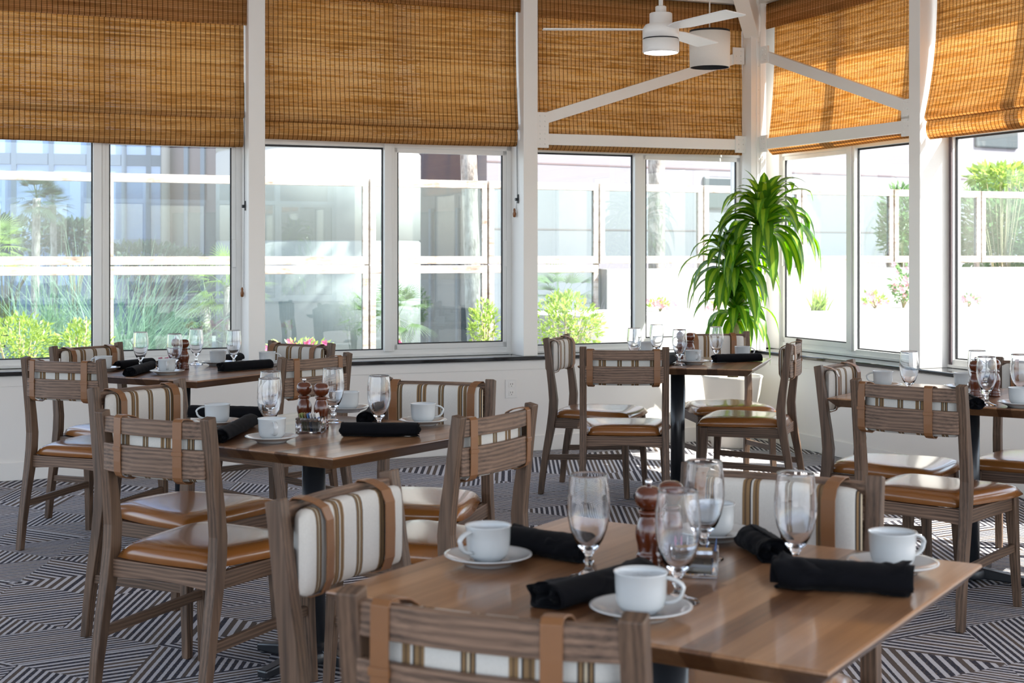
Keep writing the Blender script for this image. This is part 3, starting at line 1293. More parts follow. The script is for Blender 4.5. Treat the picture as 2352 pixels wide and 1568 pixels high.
def napkin_at(p, q, label, seed, r=.023, flop=0.0):
    p, q = Vector(p), Vector(q)
    L = (q - p).length
    d = (q - p).normalized()
    rnd = random.Random(seed)
    b = MB()
    nx_, nt_ = 34, 40
    rings = []
    for i in range(nx_ + 1):
        u = i / nx_
        x = L * (u - .5)
        ring = []
        wob = .0035 * math.sin(u * 7 + seed) + flop * math.sin(u * PI * 1.5 + seed * .7) * .006
        swell = 1 + .10 * noise.noise(Vector((u * 4, seed, 0))) + flop * .22 * abs(2 * u - 1) ** 2
        tw = .5 * flop * math.sin(u * 4 + seed)
        for k in range(nt_):
            a = 2 * PI * k / nt_ + tw
            rr = r * swell * (1 + .055 * ((k / nt_) - .5))
            rr *= 1 + (.08 + .07 * flop) * noise.noise(Vector((u * 9 + seed, math.cos(a) * 1.6, math.sin(a) * 1.6))) + .04 * noise.noise(Vector((u * 26, a * 3, seed)))
            xx = x + (.006 * math.sin(3 * a + seed) if i in (0, nx_) else 0)
            y = math.cos(a) * rr * 1.18 + wob
            z = max(0.0008, r * .80 + math.sin(a) * rr * .86)
            ring.append((xx, y, z))
        rings.append(ring)
    # tuck the ends inwards so that the rolled layers read
    def inset(ring, sc, dx):
        cx_ = sum(v[1] for v in ring) / len(ring)
        cz_ = sum(v[2] for v in ring) / len(ring)
        return [(v[0] + dx, cx_ + (v[1] - cx_) * sc, cz_ + (v[2] - cz_) * sc) for v in ring]
    first_, last_ = rings[0], rings[-1]
    pre = [inset(first_, .15, .02), inset(first_, .38, .001), inset(first_, .5, .006), inset(first_, .62, .0), inset(first_, .74, .010), inset(first_, .84, .008)]
    post = [inset(last_, .84, -.008), inset(last_, .74, -.010), inset(last_, .62, 0), inset(last_, .5, -.006), inset(last_, .38, -.001), inset(last_, .15, -.02)]
    b.loft(pre + rings + post)
    # loose outer flap lying along the roll
    m_ = 10
    fr = []
    for i in range(nx_ + 1):
        u = i / nx_
        x = L * (u - .5) * (1 + .05 * flop)
        row = []
        for k in range(m_):
            v = k / (m_ - 1)
            a = PI * .5 - v * PI * .62
            rr = r * 1.07 + .0012 + .002 * abs(noise.noise(Vector((u * 8, v * 3, seed))))
            row.append((x, -math.cos(a) * rr * 1.2 - .002 * v, max(.001, r * .80 + math.sin(a) * rr * .90)))
        row += [(x_, y_ + .0018, z_ - .0008 if z_ > .003 else z_) for x_, y_, z_ in row[::-1]]
        fr.append(row)
    b.loft(fr)
    mid = (p + q) / 2
    o = b.build('rolled_napkin', 'black_cloth', loc=(mid.x, mid.y, TZ), rotz=math.atan2(d.y, d.x))
    tag(o, label, 'napkin', 'rolled black napkins')


def nap(a, b_, label, seed, r=.023, flop=0.0):
    p, q = at(a[0], a[1], TZ), at(b_[0], b_[1], TZ)
    h = (q - p) / 2
    k = max(0, h.length - r) / max(.001, h.length)
    later((p + q) / 2, h * k, r * 1.45, 2.2, lambda c: napkin_at(Vector((c.x, c.y, TZ)) - h, Vector((c.x, c.y, TZ)) + h, label, seed, r, flop))


def mill(px, py, Y, label, knob):
    later(((px - CX) * Y / F_PX, Y), (0, 0), .0262, 1.4, lambda c: mill_at(c.x, c.y, label, knob))


def mill_at(X, Y, label, knob):
    t = thing('pepper_mill' if knob else 'salt_mill', label, 'mill', (X, Y, TZ), 0, 'turned wooden mills')
    b = MB()
    b.lathe([(0, 0), (.0240, 0), (.0250, .003), (.0248, .007), (.0232, .0095), (.0245, .012), (.0243, .016), (.0225, .0185), (.0232, .021), (.0228, .025),
             (.0205, .028), (.0200, .033), (.0215, .043), (.0242, .054), (.0250, .063), (.0240, .073), (.0205, .084), (.0172, .092), (.0160, .0965),
             (.0195, .0985), (.0205, .101), (.0195, .1035), (.0155, .1055), (0, .106)], 32)
    b.build('mill_body', 'mill_wood', t)
    b = MB()
    b.lathe([(0, .1065), (.0150, .1070), (.0165, .1105), (.0215, .1145), (.0248, .121), (.0256, .129), (.0245, .137), (.0205, .1445), (.0130, .149), (0, .1505)], 32)
    hd = b.build('mill_head', 'mill_wood', t)
    if knob:
        b = MB()
        b.lathe([(0, .148), (.004, .148), (.0035, .152), (.0065, .154), (.0065, .160), (.003, .163), (0, .1635)], 18)
        b.build('finial_nut', 'chrome', hd)


def caddy(c, rz, label, packs, plabel, front=None):
    later(c, Vector((math.cos(rz), math.sin(rz), 0)) * .016, .0365, .5, lambda p: caddy_at(p, rz, label, packs, plabel, front))


def caddy_at(c, rz, label, packs, plabel, front):
    c = Vector((c.x, c.y, TZ))
    t = tag(bpy.data.objects.new('sugar_caddy', None), label, 'caddy')
    COL.objects.link(t)
    t.location = (c.x, c.y, TZ)
    t.rotation_euler.z = rz
    b = MB()
    hx, hy, h, th = .043, .030, .048, .0028
    b.box(-hx, hx, -hy, hy, 0, .005)
    b.build('dish_bottom', 'clear_glass', t, .001)
    b = MB()
    # ribbed clear walls, one closed ring
    def ringpts(ox, oy):
        pts_ = []
        n = 10
        for (x0, y0, x1, y1) in ((-ox, -oy, ox, -oy), (ox, -oy, ox, oy), (ox, oy, -ox, oy), (-ox, oy, -ox, -oy)):
            for i in range(n):
                u = i / n
                pts_.append((x0 + (x1 - x0) * u, y0 + (y1 - y0) * u))
        return pts_
    out_, in_ = ringpts(hx, hy), ringpts(hx - th, hy - th)
    def rib(pts_, z):
        r_ = []
        for i, (x, y) in enumerate(pts_):
            k = 1 + (.02 if i % 2 else 0)
            r_.append((x * k, y * k, z))
        return r_
    b.loft([rib(out_, .0052), rib(out_, h), [(x, y, h) for x, y in in_], [(x, y, .0052) for x, y in in_], rib(out_, .0052)], cap=False)
    b.build('dish_wall', 'clear_glass', t)
    rot = Matrix.Rotation(rz, 3, 'Z')
    for i, (mat, tilt) in enumerate(packs):
        b = MB()
        w_, hh = .044, .056
        vs = b.box(-w_ / 2 * .0 - .0012, .0012, -w_ / 2, w_ / 2, 0, hh)
        for v in vs:
            if .01 < v.co.z:
                v.co.x *= .35
        b.box(-.0016, .0016, -w_ * .33, w_ * .33, hh * .62, hh * .74, 1)
        b.box(-.0016, .0016, -w_ * .22, w_ * .22, hh * .44, hh * .50, 1)
        lean = -.3 * min(0, tilt) * .056 * 3
        off = rot @ Vector((-.034 + lean + (.066 - abs(lean)) * i / max(1, len(packs) - 1), .003, 0))
        o = b.build('sugar_packet', [mat, 'packet_print' if mat == 'packet_brown' else 'packet_ink'], loc=(c.x + off.x, c.y + off.y, TZ + .0075))
        o.rotation_euler = (0, tilt, rz)
        same = [j for j, pk in enumerate(packs) if pk[0] == mat]
        wd_ = [''] if len(same) == 1 else (['left ', 'right '] if len(same) == 2 else ['leftmost ', 'middle ', 'rightmost '])
        tag(o, wd_[same.index(i)] + mat.split('_')[1] + ' ' + plabel, 'sugar packet', 'sweetener packets')
    if front:
        b = MB()
        b.box(-.032, .032, -.001, .001, 0, .046)
        b.box(-.022, .022, -.0014, .0014, .026, .032, 1)
        b.box(-.018, .018, -.0014, .0014, .016, .020, 1)
        off = rot @ Vector((0, -.0242, 0))
        o = b.build('sugar_packet', ['packet_brown', 'packet_print'], loc=(c.x + off.x, c.y + off.y, TZ + .0075), rotz=rz)
        tag(o, front, 'sugar packet', 'sweetener packets')


# near table
goblet(1352, 1088, 'large blurred goblet left of the others on the near table')
goblet(1545, 1128, 'front goblet rising behind the near table cup, mill seen through it')
goblet(1613, 1058, 'rear goblet on the near table, before the left end of the striped chair back')
goblet(1827, 1088, 'goblet standing behind the long crumpled napkin on the near table')
cup(1127, 1287, (-.75, -.66), 'white cup at the left corner of the near table')
cup(1485, 1404, (.95, -.25), 'white cup just behind the nearest chair back')
cup(2050, 1306, (.93, .36), 'white cup at the right corner of the near table')
cup(1640, 1232, (-.5, .86), 'white cup partly hidden behind goblets on the near table')
nap((1165, 1268), (1335, 1292), 'black napkin lying behind the left corner cup of the near table', 1, .027, 1.0)
nap((1262, 1400), (1470, 1340), 'black napkin lying diagonally beside the cup behind the nearest chair', 2, .024, 1.4)
nap((1778, 1292), (1720, 1255), 'short view of a black napkin roll end behind the long crumpled napkin', 3, .025, .4)
nap((1790, 1330), (2085, 1352), 'long crumpled black napkin at the front right of the near table', 4, .028, 1.7)
mill(1490, 0, 2.64, 'dark wooden pepper mill left of the near table goblet pair', True)
mill(1548, 0, 2.70, 'dark wooden mill seen through the front goblet of the near table', False)
caddy(at(1594, 1318, TZ), -.15, 'clear dish of brown and pink packets on the near table',
      [('packet_pink', -.15), ('packet_pink', -.1), ('packet_white', -.05), ('packet_brown', .05), ('packet_blue', .1), ('packet_blue', .15)],
      'packet in the dish on the near table', 'flat kraft brown packet at the front of the near table dish')
# middle table
goblet(608, 852, 'rear goblet of the overlapping pair on the shakers table')
goblet(621, 871, 'front goblet of the overlapping pair on the shakers table')
goblet(765, 845, 'goblet right beside the two brown shakers')
goblet(869, 863, 'goblet behind the long napkin on the shakers table')
cup(500, 974, (-.97, -.2), 'white cup with its handle toward the striped chair on the shakers table')
cup(622, 1006, (.35, -.94), 'white cup with handle forward in front of the overlapping goblets')
cup(798, 942, (.2, .98), 'white cup behind the goblet beside the shakers')
cup(972, 972, (.97, .2), 'white cup beside the open end chair of the shakers table')
nap((440, 958), (608, 962), 'black napkin lying behind the cup at the left of the shakers table', 5, .024, .2)
nap((530, 1016), (600, 978), 'black napkin roll pointing forward beside the cup with handle forward', 6, .024, .2)
nap((838, 974), (866, 953), 'black napkin roll pointing back behind the goblet of the shakers table', 7, .024, .3)
nap((790, 997), (964, 998), 'long straight black napkin at the front right of the shakers table', 8, .024, .1)
mill(699, 0, 4.78, 'pepper mill with metal finial, left of the shaker pair', True)
mill(738, 0, 4.74, 'round-headed salt shaker mill, right of the shaker pair', False)
caddy(at(714, 992, TZ), -.12, 'clear dish of pale packets in front of the two brown shakers',
      [('packet_green', -.3), ('packet_green', -.3), ('packet_brown', -.28), ('packet_blue', -.28), ('packet_white', -.26), ('packet_white', -.25), ('packet_white', -.22)],
      'packet leaning in the dish before the two shakers')

# corner table
goblet(1457, 753, 'leftmost goblet above the rear-view chair of the corner table')
goblet(1508, 745, 'second goblet above the rear-view chair, near the window mullion')
goblet(1560, 756, 'goblet in front of the mills on the corner table')
goblet(1648, 750, 'goblet before the striped chair back on the corner table')
cup(1587, 834, (.3, -.95), 'white cup at the front of the corner table')
cup(1706, 824, (.95, .1), 'white cup behind the napkin on the corner table')
cup(1487, 812, (-.9, .2), 'white cup almost hidden behind the rear-view chair at the corner table')
nap((1632, 831), (1736, 828), 'long black napkin on the corner table', 9, .024, .1)
nap((1535, 843), (1556, 832), 'black napkin end beside the chair post on the corner table', 10, .022, .1)
mill(1562, 0, 7.82, 'mill seen through the goblet on the corner table', True)
mill(1585, 0, 7.74, 'mill beside the striped chair back on the corner table', False)

# right edge table
goblet(2088, 806, 'single goblet standing alone against the bright sill')
goblet(2245, 804, 'goblet behind the mill on the right edge table')
goblet(2275, 819, 'goblet in front of the mills on the right edge table')
goblet(2343, 813, 'goblet cut by the right edge of the picture')
cup(2028, 888, (-.95, .2), 'white cup half hidden by the chair back on the right edge table')
cup(2214, 893, (-.2, .9), 'white cup behind the chair post on the right edge table')
cup(2318, 930, (.95, -.15), 'white cup in front of the goblets at the right border')
nap((2276, 941), (2240, 923), 'black napkin roll beside the right border cup', 11, .025, .2)
mill(2242, 0, 5.76, 'mill with metal finial on the right edge table', True)
mill(2282, 0, 5.80, 'mill seen through a goblet on the right edge table', False)
caddy(at(2248, 906, TZ), -.3, 'clear dish of brown packets by the mill on the right edge table',
      [('packet_brown', -.2), ('packet_brown', -.15), ('packet_brown', -.1), ('packet_white', .1)], 'packet in the dish on the right edge table')

# window table
goblet(322, 762, 'leftmost goblet on the window table')
goblet(401, 766, 'goblet in front of the mills on the window table')
goblet(463, 755, 'goblet beside the rear cup of the window table')
goblet(537, 758, 'goblet nearest the column on the window table')
cup(243, 849, (-.9, .3), 'white cup beside the far left border chair')
cup(381, 857, (.25, -.97), 'white cup with handle forward on the window table')
cup(489, 835, (.2, .9), 'white cup behind the goblets on the window table')
cup(614, 838, (.96, .1), 'white cup beside the chair by the column')
nap((258, 850), (337, 842), 'black napkin between the left cup and the leftmost goblet of the window table', 12, .024, .2)
nap((318, 864), (368, 848), 'black napkin roll pointing forward on the window table', 13, .024, .1)
nap((500, 836), (547, 829), 'short dark napkin under the goblet nearest the column', 14, .024, .2)
nap((506, 853), (619, 845), 'long black napkin at the front of the window table', 15, .025, .1)
mill(404, 0, 7.22, 'mill seen through a goblet on the window table', True)
mill(423, 0, 7.16, 'mill right of the goblet on the window table', False)
caddy(at(379, 850, TZ), -.2, 'clear dish with pink packets on the window table', [('packet_pink', -.2), ('packet_pink', 0), ('packet_white', .05)],
      'packet in the dish on the window table')

settle()

# ------------------------------------------------------------------ ceiling fan
t = thing('ceiling_fan', 'white three-blade ceiling fan in front of the woven shade', 'ceiling fan', (.813, 7.8, 0))
b = MB()
b.lathe([(0, 2.425), (.096, 2.425), (.1, 2.432), (.1, 2.497), (.0, 2.497)], 48)
b.build('light_housing', 'fan_white', t)
b = MB()
b.lathe([(0, 2.4975), (.096, 2.4975), (.096, 2.504), (0, 2.504)], 48)
b.build('shadow_gap', 'black_inner', t)
b = MB()
b.lathe([(0, 2.5045), (.1, 2.5045), (.1, 2.555), (.085, 2.578), (.062, 2.585), (.062, 2.638), (.058, 2.642), (.030, 2.642), (.030, 2.676), (.026, 2.68), (0, 2.68)], 48)
b.build('motor_housing', 'fan_white', t)
b = MB()
b.tube([(0, 0, 2.67), (0, 0, CEIL - .02)], .012, 16)
b.lathe([(0, CEIL - .06), (.05, CEIL - .055), (.06, CEIL), (0, CEIL)], 24)
b.build('downrod', 'fan_white', t)
em = NM('lamp_diffuser')
M['lamp_diffuser'] = em.done(em.n('Emission', Color=(1, .97, .92, 1), Strength=3.0).outputs[0])
b = MB()
b.lathe([(0, 2.419), (.07, 2.420), (.092, 2.4245), (0, 2.4247)], 40)
b.build('diffuser', 'lamp_diffuser', t)
for k, ang in enumerate((PI + .02, PI / 3 - .02, -PI / 3 + .0)):
    b = MB()
    c, s_ = math.cos(ang), math.sin(ang)
    dr, sd_ = Vector((c, s_, 0)), Vector((-s_, c, 0))
    rings = []
    pitch = -.10
    for r_, hw in ((.085, .025), (.14, .045), (.20, .060), (.62, .068), (.645, .064)):
        q = []
        for sx, sz in ((-1, -1), (1, -1), (1, 1), (-1, 1)):
            off = sd_ * (sx * hw)
            q.append(dr * r_ + off + Vector((0, 0, 2.552 + sz * .003 + sx * hw * pitch)))
        rings.append(q)
    b.loft(rings, smooth=False)
    bl = b.build('blade', 'fan_white', t, .001)

# pendant
t = thing('pendant_lamp', 'cream drum pendant lamp with black rim hanging beside the ceiling fan', 'lamp', (1.218, 8.8, 0))
t2 = 2.475
b = MB()
b.lathe([(.122, t2), (.127, t2 + .215), (.124, t2 + .215), (.119, t2)], 48, close=True)
b.build('lamp_shade', 'shade_linen', t)
b = MB()
b.lathe([(.1185, t2 + .001), (.1215, t2 + .14), (.0, t2 + .14), (0, t2 + .136), (.1175, t2 + .136), (.1155, t2 + .001)], 48, close=False)
b.lathe([(.108, t2 + .20), (.1235, t2 + .20), (.1235, t2 + .228), (.108, t2 + .228)], 48, close=True)
for k in range(3):
    a = k * 2 * PI / 3
    b.beam((0, 0, t2 + .222), (.11 * math.cos(a), .11 * math.sin(a), t2 + .222), .008, .006)
b.build('shade_liner', 'black_inner', t)
b = MB()
b.tube([(0, 0, t2 + .22), (0, 0, CEIL - .01)], .004, 8)
b.lathe([(0, CEIL - .03), (.045, CEIL - .028), (.05, CEIL), (0, CEIL)], 20)
b.build('hanging_cord', 'shade_linen', t)

# ------------------------------------------------------------------ corn plant in its pot
PX, PY = 1.52, 9.86
t = thing('potted_corn_plant', 'tall corn plant with striped arching leaves in a cream tapered pot before the corner post', 'plant', (PX, PY, 0))
b = MB()
b.lathe([(0, 0), (.135, 0), (.142, .01), (.205, .47), (.212, .485), (.205, .492), (.192, .487), (.188, .45), (0, .45)], 48)
pot = b.build('pot', 'pot_cream', t)
b = MB()
b.lathe([(0, .455), (.15, .453), (.187, .448), (.186, .44), (0, .43)], 32)
b.build('soil', 'soil', pot)
rnd = random.Random(7)
crowns = [((.155, -.36), 1.50, .60, 60, 1.15), ((-.045, -.27), 1.20, .54, 54, 1.1), ((-.01, -.22), .92, .46, 46, 1.0)]
for i, ((dx, dy), z, L, nl, sc) in enumerate(crowns):
    b = MB()
    x0, y0 = (.02 * (i - 1), .02 * (1 - i))
    b.tube([(x0, y0, .44), (x0 + (dx - x0) * .3 + .01, y0 + (dy - y0) * .4, .44 + (z - .44) * .5), (dx, dy, z + .05)], [.017, .014, .012], 10)
    b.build('cane', 'cane', t)
    b = MB()
    for k in range(nl):
        a = k * 2.39996 + rnd.uniform(-.25, .25)
        u = k / nl
        el = math.radians(74 - 66 * u + rnd.uniform(-10, 10))    # inner leaves stand, outer arch
        ll = L * rnd.uniform(.72, 1.06) * (.72 + .28 * u) if u > .2 else L * rnd.uniform(.5, .62)
        d = Vector((math.cos(a) * math.cos(el), math.sin(a) * math.cos(el), math.sin(el)))
        # keep clear of the walls
        if d.dot(OL) > 0:
            d -= OL * d.dot(OL) * .6
        if d.dot(OR) > .2:
            d -= OR * d.dot(OR) * .35
        d.normalize()
        side = d.cross(Vector((0, 0, 1)))
        side = side.normalized() if side.length > .01 else Vector((1, 0, 0))
        tw_ = rnd.uniform(-.6, .6)
        side = (side + Vector((-d.x, -d.y, .4)) * tw_).normalized()
        p = Vector((dx, dy, z + .10 * (1 - u) - .06 * u))
        pts, wd = [], []
        n = 11
        g = rnd.uniform(4.2, 6.5) * (.5 + .75 * u)
        v = d.copy()
        for j in range(n + 1):
            s_ = j / n
            pts.append(p.copy())
            wd.append(max(.003, .078 * sc * rnd.uniform(.97, 1.03) * (math.sin(PI * min(1, s_ * .94 + .10)) ** .75)))
            p = p + v * (ll / n)
            for O_, lim in ((OL, .20), (OR, .27)):
                ex = p.dot(O_) - lim
                if ex > 0:
                    p -= O_ * ex
            v = (v + Vector((0, 0, -g / n * (.35 + s_)))).normalized()
        b.strip(pts, wd, side, fold=.12)
    b.build('foliage', 'corn_plant_leaf', t, fix=False)

# ------------------------------------------------------------------ outside: ground, planter, windscreen
b = MB()
b.box(-60, 60, -40, 90, -.45, -.30)
struct(b.build('ground', 'concrete'))


def low(n, r_):
    return [(r_ * math.cos(a), r_ * math.sin(a)) for a in [PI * .5 + PI * k / n for k in range(n + 1)]]


b = MB()
poly = [(1.0 + .0 + .7 * math.cos(a), 4.95 + .7 * math.sin(a)) for a in [PI * 1.5 - PI * k / 14 for k in range(15)]]
poly = [(13.5, 4.25)] + poly + [(13.5, 5.65)]
b.prism(poly[::-1], -.3, .70)
o = b.build('planter_box', 'stucco_white', loc=C0, rotz=AL, bevel=.01)
tag(o, 'low rounded white stucco planter outside the corner windows', 'planter')
b = MB()
b.prism([(1.62, 5.70), (13.5, 5.70), (13.5, 6.0), (1.62, 6.0)], -.3, 1.155)
o = b.build('terrace_wall', 'stucco_white', loc=C0, rotz=AL, bevel=.008)
tag(o, 'white stucco terrace wall beneath the wooden windscreen', 'wall')

SX, SD = .23, 5.86
t = thing('windscreen_fence', 'weathered white timber windscreen with glass panels outside the windows', 'fence', C0, AL)
PW = 1.36
for k in range(-6, 8):
    x0, x1 = SX + k * PW + .010, SX + (k + 1) * PW - .010
    full = k < 1
    b = MB()

    def fr(z0, z1, sb=.085, st=.085):
        b.box(x0, x1, SD - .03, SD + .03, z1 - st, z1)
        b.box(x0, x1, SD - .03, SD + .03, z0, z0 + sb)
        b.box(x0, x0 + .062, SD - .03, SD + .03, z0 + sb, z1 - st)
        b.box(x1 - .062, x1, SD - .03, SD + .03, z0 + sb, z1 - st)
    fr(1.215, 2.13)
    if full:
        fr(.22, 1.20)
    b.build('panel_frame', 'weathered_timber', t, .004)
    b = MB()
    b.box(x0 + .05, x1 - .05, SD - .004, SD + .004, 1.27, 2.07)
    b.build('glass_panel', 'windscreen_glass', t)
    if full:
        b = MB()
        b.box(x0 + .05, x1 - .05, SD - .004, SD + .004, .28, 1.14)
        b.build('glass_panel', 'windscreen_glass', t)
    b = MB()
    b.box(x0 - .035, x0 + .015, SD + .031, SD + .09, -.3 if full else 1.15, 2.11)
    b.build('post', 'weathered_timber', t, .004)

# ------------------------------------------------------------------ outside: buildings
tc = at_y(733, 582, 22.0)
t = thing('round_tower', 'white cylindrical stair tower outside the second window', 'building', (tc.x, tc.y, 0))
b = MB()
prof = [(0, -.3), (1.56, -.3)]
for z in (1.52, 2.86, 4.3, 6.0):
    prof += [(1.56, z - .02), (1.54, z - .015), (1.54, z + .015), (1.56, z + .02)]
prof += [(1.56, 7.5), (0, 7.5)]
b.lathe(prof, 72)
b.build('tower_wall', 'stucco_white', t)
b = MB()
b.lathe([(0, 7.5), (1.65, 7.5), (1.65, 7.7), (0, 7.75)], 48)
b.build('tower_cap', 'stucco_grey', t)


def facade(name, label, p, q, z0, z1, mat, th=.4):
    p, q = Vector(p), Vector(q)
    d = (q - p)
    t_ = thing(name, label, 'building', (p.x, p.y, 0), math.atan2(d.y, d.x))
    b_ = MB()
    b_.box(0, d.length, 0, th, z0, z1)
    b_.build('facade_wall', mat, t_)
    return t_, d.length


def on_line(px, p, q):
    k = (px - CX) / F_PX
    # p + s (q - p) with X/Y = k
    dx, dy = q[0] - p[0], q[1] - p[1]
    return (k * p[1] - p[0]) / (dx - k * dy) * math.hypot(dx, dy)


# glass tower, left
p = (at_y(-700, 582, 27).x, 27.0, 0)
q = (at_y(386, 582, 29).x, 29.0, 0)
t, LL = facade('glass_office_building', 'blue glass office building beyond the leftmost window', p, q, -.3, 9, 'blue_facade_glass', .5)


def zat(px, py):
    s_ = on_line(px, p, q) / LL
    return CAM_Z - (py - HZ) * (p[1] + (q[1] - p[1]) * s_) / F_PX


for px in (-560, -440, -330, -230, -140, -54, 32, 118, 205, 285, 341, 374):
    s_ = on_line(px, p, q)
    b = MB()
    b.box(s_ - .05, s_ + .05, -.06, 0, -.3, 9)
    b.build('mullion', 'mullion_dark', t)
for z0, z1 in ((3.10, 3.32), (1.42, 1.62), (-.3, .7), (6.0, 6.3)):
    b = MB()
    b.box(0, LL, -.05, 0, z0, z1)
    b.build('floor_band', 'mullion_dark', t)
# dark recessed bay with white pipe between glass tower and round tower
p2 = (at_y(386, 582, 28.9).x, 28.9, 0)
q2 = (at_y(545, 582, 28.2).x, 28.2, 0)
t, L2 = facade('dark_glazed_wing', 'dark glazed wing between the blue office building and white tower', p2, q2, -.3, 9, 'facade_plum', .3)
for px, wpx in ((430, .05), (468, .05)):
    s_ = on_line(px, p2, q2)
    b = MB()
    b.box(s_ - wpx, s_ + wpx, -.05, 0, -.3, 9)
    b.build('mullion', 'mullion_dark', t)
b = MB()
b.box(on_line(398, p2, q2), on_line(498, p2, q2), -.03, 0, -.3, 2.15)
b.build('window_band', 'facade_dark', t)
b = MB()
b.box(on_line(500, p2, q2), L2, -.05, 0, -.3, 9)
b.build('pale_pier', 'stucco_white', t)
b = MB()
b.tube([(.05, -.14, -.3), (.05, -.14, 9)], .09, 16)
b.build('downpipe', 'stucco_white', t)

# building behind the centre windows, running away to the right
p3 = (at_y(1118, 582, 22.5).x, 22.5, 0)
q3 = (at_y(2700, 582, 31).x, 31.0, 0)
t, L3 = facade('stucco_building', 'long pale grey stucco building beyond the corner windows', p3, q3, -.3, 9, 'stucco_grey', .3)
for z in (1.72, 2.78, 4.6):
    b = MB()
    b.box(0, L3, -.006, .0, z - .012, z + .012)
    b.build('wall_joint', 'facade_plum', t)


def zat3(px, py):
    s_ = on_line(px, p3, q3) / L3
    return CAM_Z - (py - HZ) * (p3[1] + (q3[1] - p3[1]) * s_) / F_PX


for x0, x1, y0, y1 in ((1613, 1690, 405, 480), (2238, 2335, 280, 338), (2238, 2352, 400, 432), (1392, 1440, 405, 470)):
    a0, a1 = on_line(x0, p3, q3), on_line(x1, p3, q3)
    if x0 == 1392:
        continue
    b = MB()
    b.box(a0, a1, -.05, .02, zat3(x0, y1), zat3(x0, y0))
    b.build('window', 'facade_dark', t, .06)
p4 = (at_y(940, 582, 25.2).x, 25.2, 0)
q4 = (at_y(1134, 582, 23.4).x, 23.4, 0)
t, L4 = facade('dark_entrance_wing', 'dark glazed entrance wing right of the white tower', p4, q4, -.3, 9, 'facade_plum', .3)
b = MB()
b.box(.0, L4 * .93, -.04, 0, -.3, 2.05)
b.build('glazing', 'facade_dark', t)
for u in (.3, .62, .93):
    b = MB()
    b.box(L4 * u - .03, L4 * u + .03, -.08, 0, -.3, 2.1)
    b.build('mullion', 'mullion_dark', t)


# ------------------------------------------------------------------ outside: plants
def trunk(px0, py0, px1, py1, Y, r, label, crown=True, seed=1, mat='palm_leaf'):
    a, c = at_y(px0, py0, Y), at_y(px1, py1, Y)
    rnd = random.Random(seed)
    t_ = thing('palm_tree', label, 'tree', (a.x, a.y, -.3))
    b = MB()
    pts, rs = [], []
    top = c - a
    Lh = (c.z + .3)
    for i in range(40):
        u = i / 39
        pts.append((top.x * u * Lh / max(.1, (c.z - a.z)), 0, Lh * u))
        rs.append(r * (1.1 - .15 * u) * (1 + .06 * rnd.uniform(-1, 1)))
    b.tube(pts, rs, 18)
    b.build('trunk', 'palm_bark', t_)
    b = MB()
    base = Vector(pts[-1])
    for k in range(44):
        fan(b, base, rnd, .95 if crown is True else crown)
    b.build('fronds', mat, t_, fix=False)
    return t_


def fan(b, base, rnd, size, el0=-50, el1=75):
    """one fan-shaped palm leaf on a stalk"""
    a = rnd.uniform(0, 2 * PI)
    el = math.radians(rnd.uniform(el0, el1))
    d = Vector((math.cos(a) * math.cos(el), math.sin(a) * math.cos(el), math.sin(el)))
    c = base + d * size * .55
    side = d.cross(Vector((0, 0, 1))).normalized()
    up = side.cross(d)
    b.strip([base, base + d * size * .28, c], [.012, .010, .008], side)
    n = 15
    for j in range(n):
        th = (j / (n - 1) - .5) * 2.5
        v = (d * math.cos(th) + side * math.sin(th)).normalized()
        L = size * .6 * (1 - .2 * abs(th) / 1.3)
        pts, wd = [], []
        for m_ in range(5):
            s_ = m_ / 4
            pts.append(c + v * L * s_ + Vector((0, 0, -.22 * L * s_ * s_)))
            wd.append(.030 * size * (1.05 - s_) + .002)
        b.strip(pts, wd, side * math.cos(th) - d * math.sin(th))


def palmetto(px, py, Y, size, n, label, seed, mat='palm_leaf', zb=None):
    a = at_y(px, py, Y)
    z0 = -.3
    t_ = thing('fan_palm', label, 'plant', (a.x, a.y, z0))
    rnd = random.Random(seed)
    b = MB()
    base = Vector((0, 0, a.z - z0))
    for k in range(n):
        fan(b, base + Vector((rnd.uniform(-.06, .06), rnd.uniform(-.06, .06), rnd.uniform(-.1, .1))), rnd, size * rnd.uniform(.8, 1.1), -35, 80)
    b.build('fronds', mat, t_, fix=False)
    b = MB()
    b.tube([(0, 0, 0), (.02, 0, base.z * .5), (0, 0, base.z)], [.09, .08, .06], 12)
    b.build('stem', 'palm_bark', t_)


def grass(px, Y, z0, L, n, label, seed, lean=0.0, spread=.5, mat='grass_blade'):
    a = at_y(px, 582, Y)
    rnd = random.Random(seed)
    b = MB()
    for k in range(n):
        an = rnd.uniform(0, 2 * PI)
        el = math.radians(rnd.uniform(38, 88))
        d = Vector((math.cos(an) * math.cos(el) + lean, math.sin(an) * math.cos(el), math.sin(el))).normalized()
        p = Vector((rnd.gauss(0, spread * .3), rnd.gauss(0, spread * .3), 0))
        ll = L * rnd.uniform(.6, 1.1)
        side = d.cross(Vector((0, 0, 1)))
        side = side.normalized() if side.length > .01 else Vector((1, 0, 0))
        pts, wd = [], []
        v = d.copy()
        g = rnd.uniform(1.0, 2.4)
        for j in range(8):
            s_ = j / 7
            pts.append(p.copy())
            wd.append(.026 * (1.02 - s_) + .001)
            p = p + v * ll / 7
            v = (v + Vector((0, 0, -g / 7 * (.3 + s_)))).normalized()
        b.strip(pts, wd, side)
    o_ = b.build('grass_clump', mat, loc=(a.x, a.y, z0), fix=False)
    tag(o_, label, 'plant', None, 'thing')


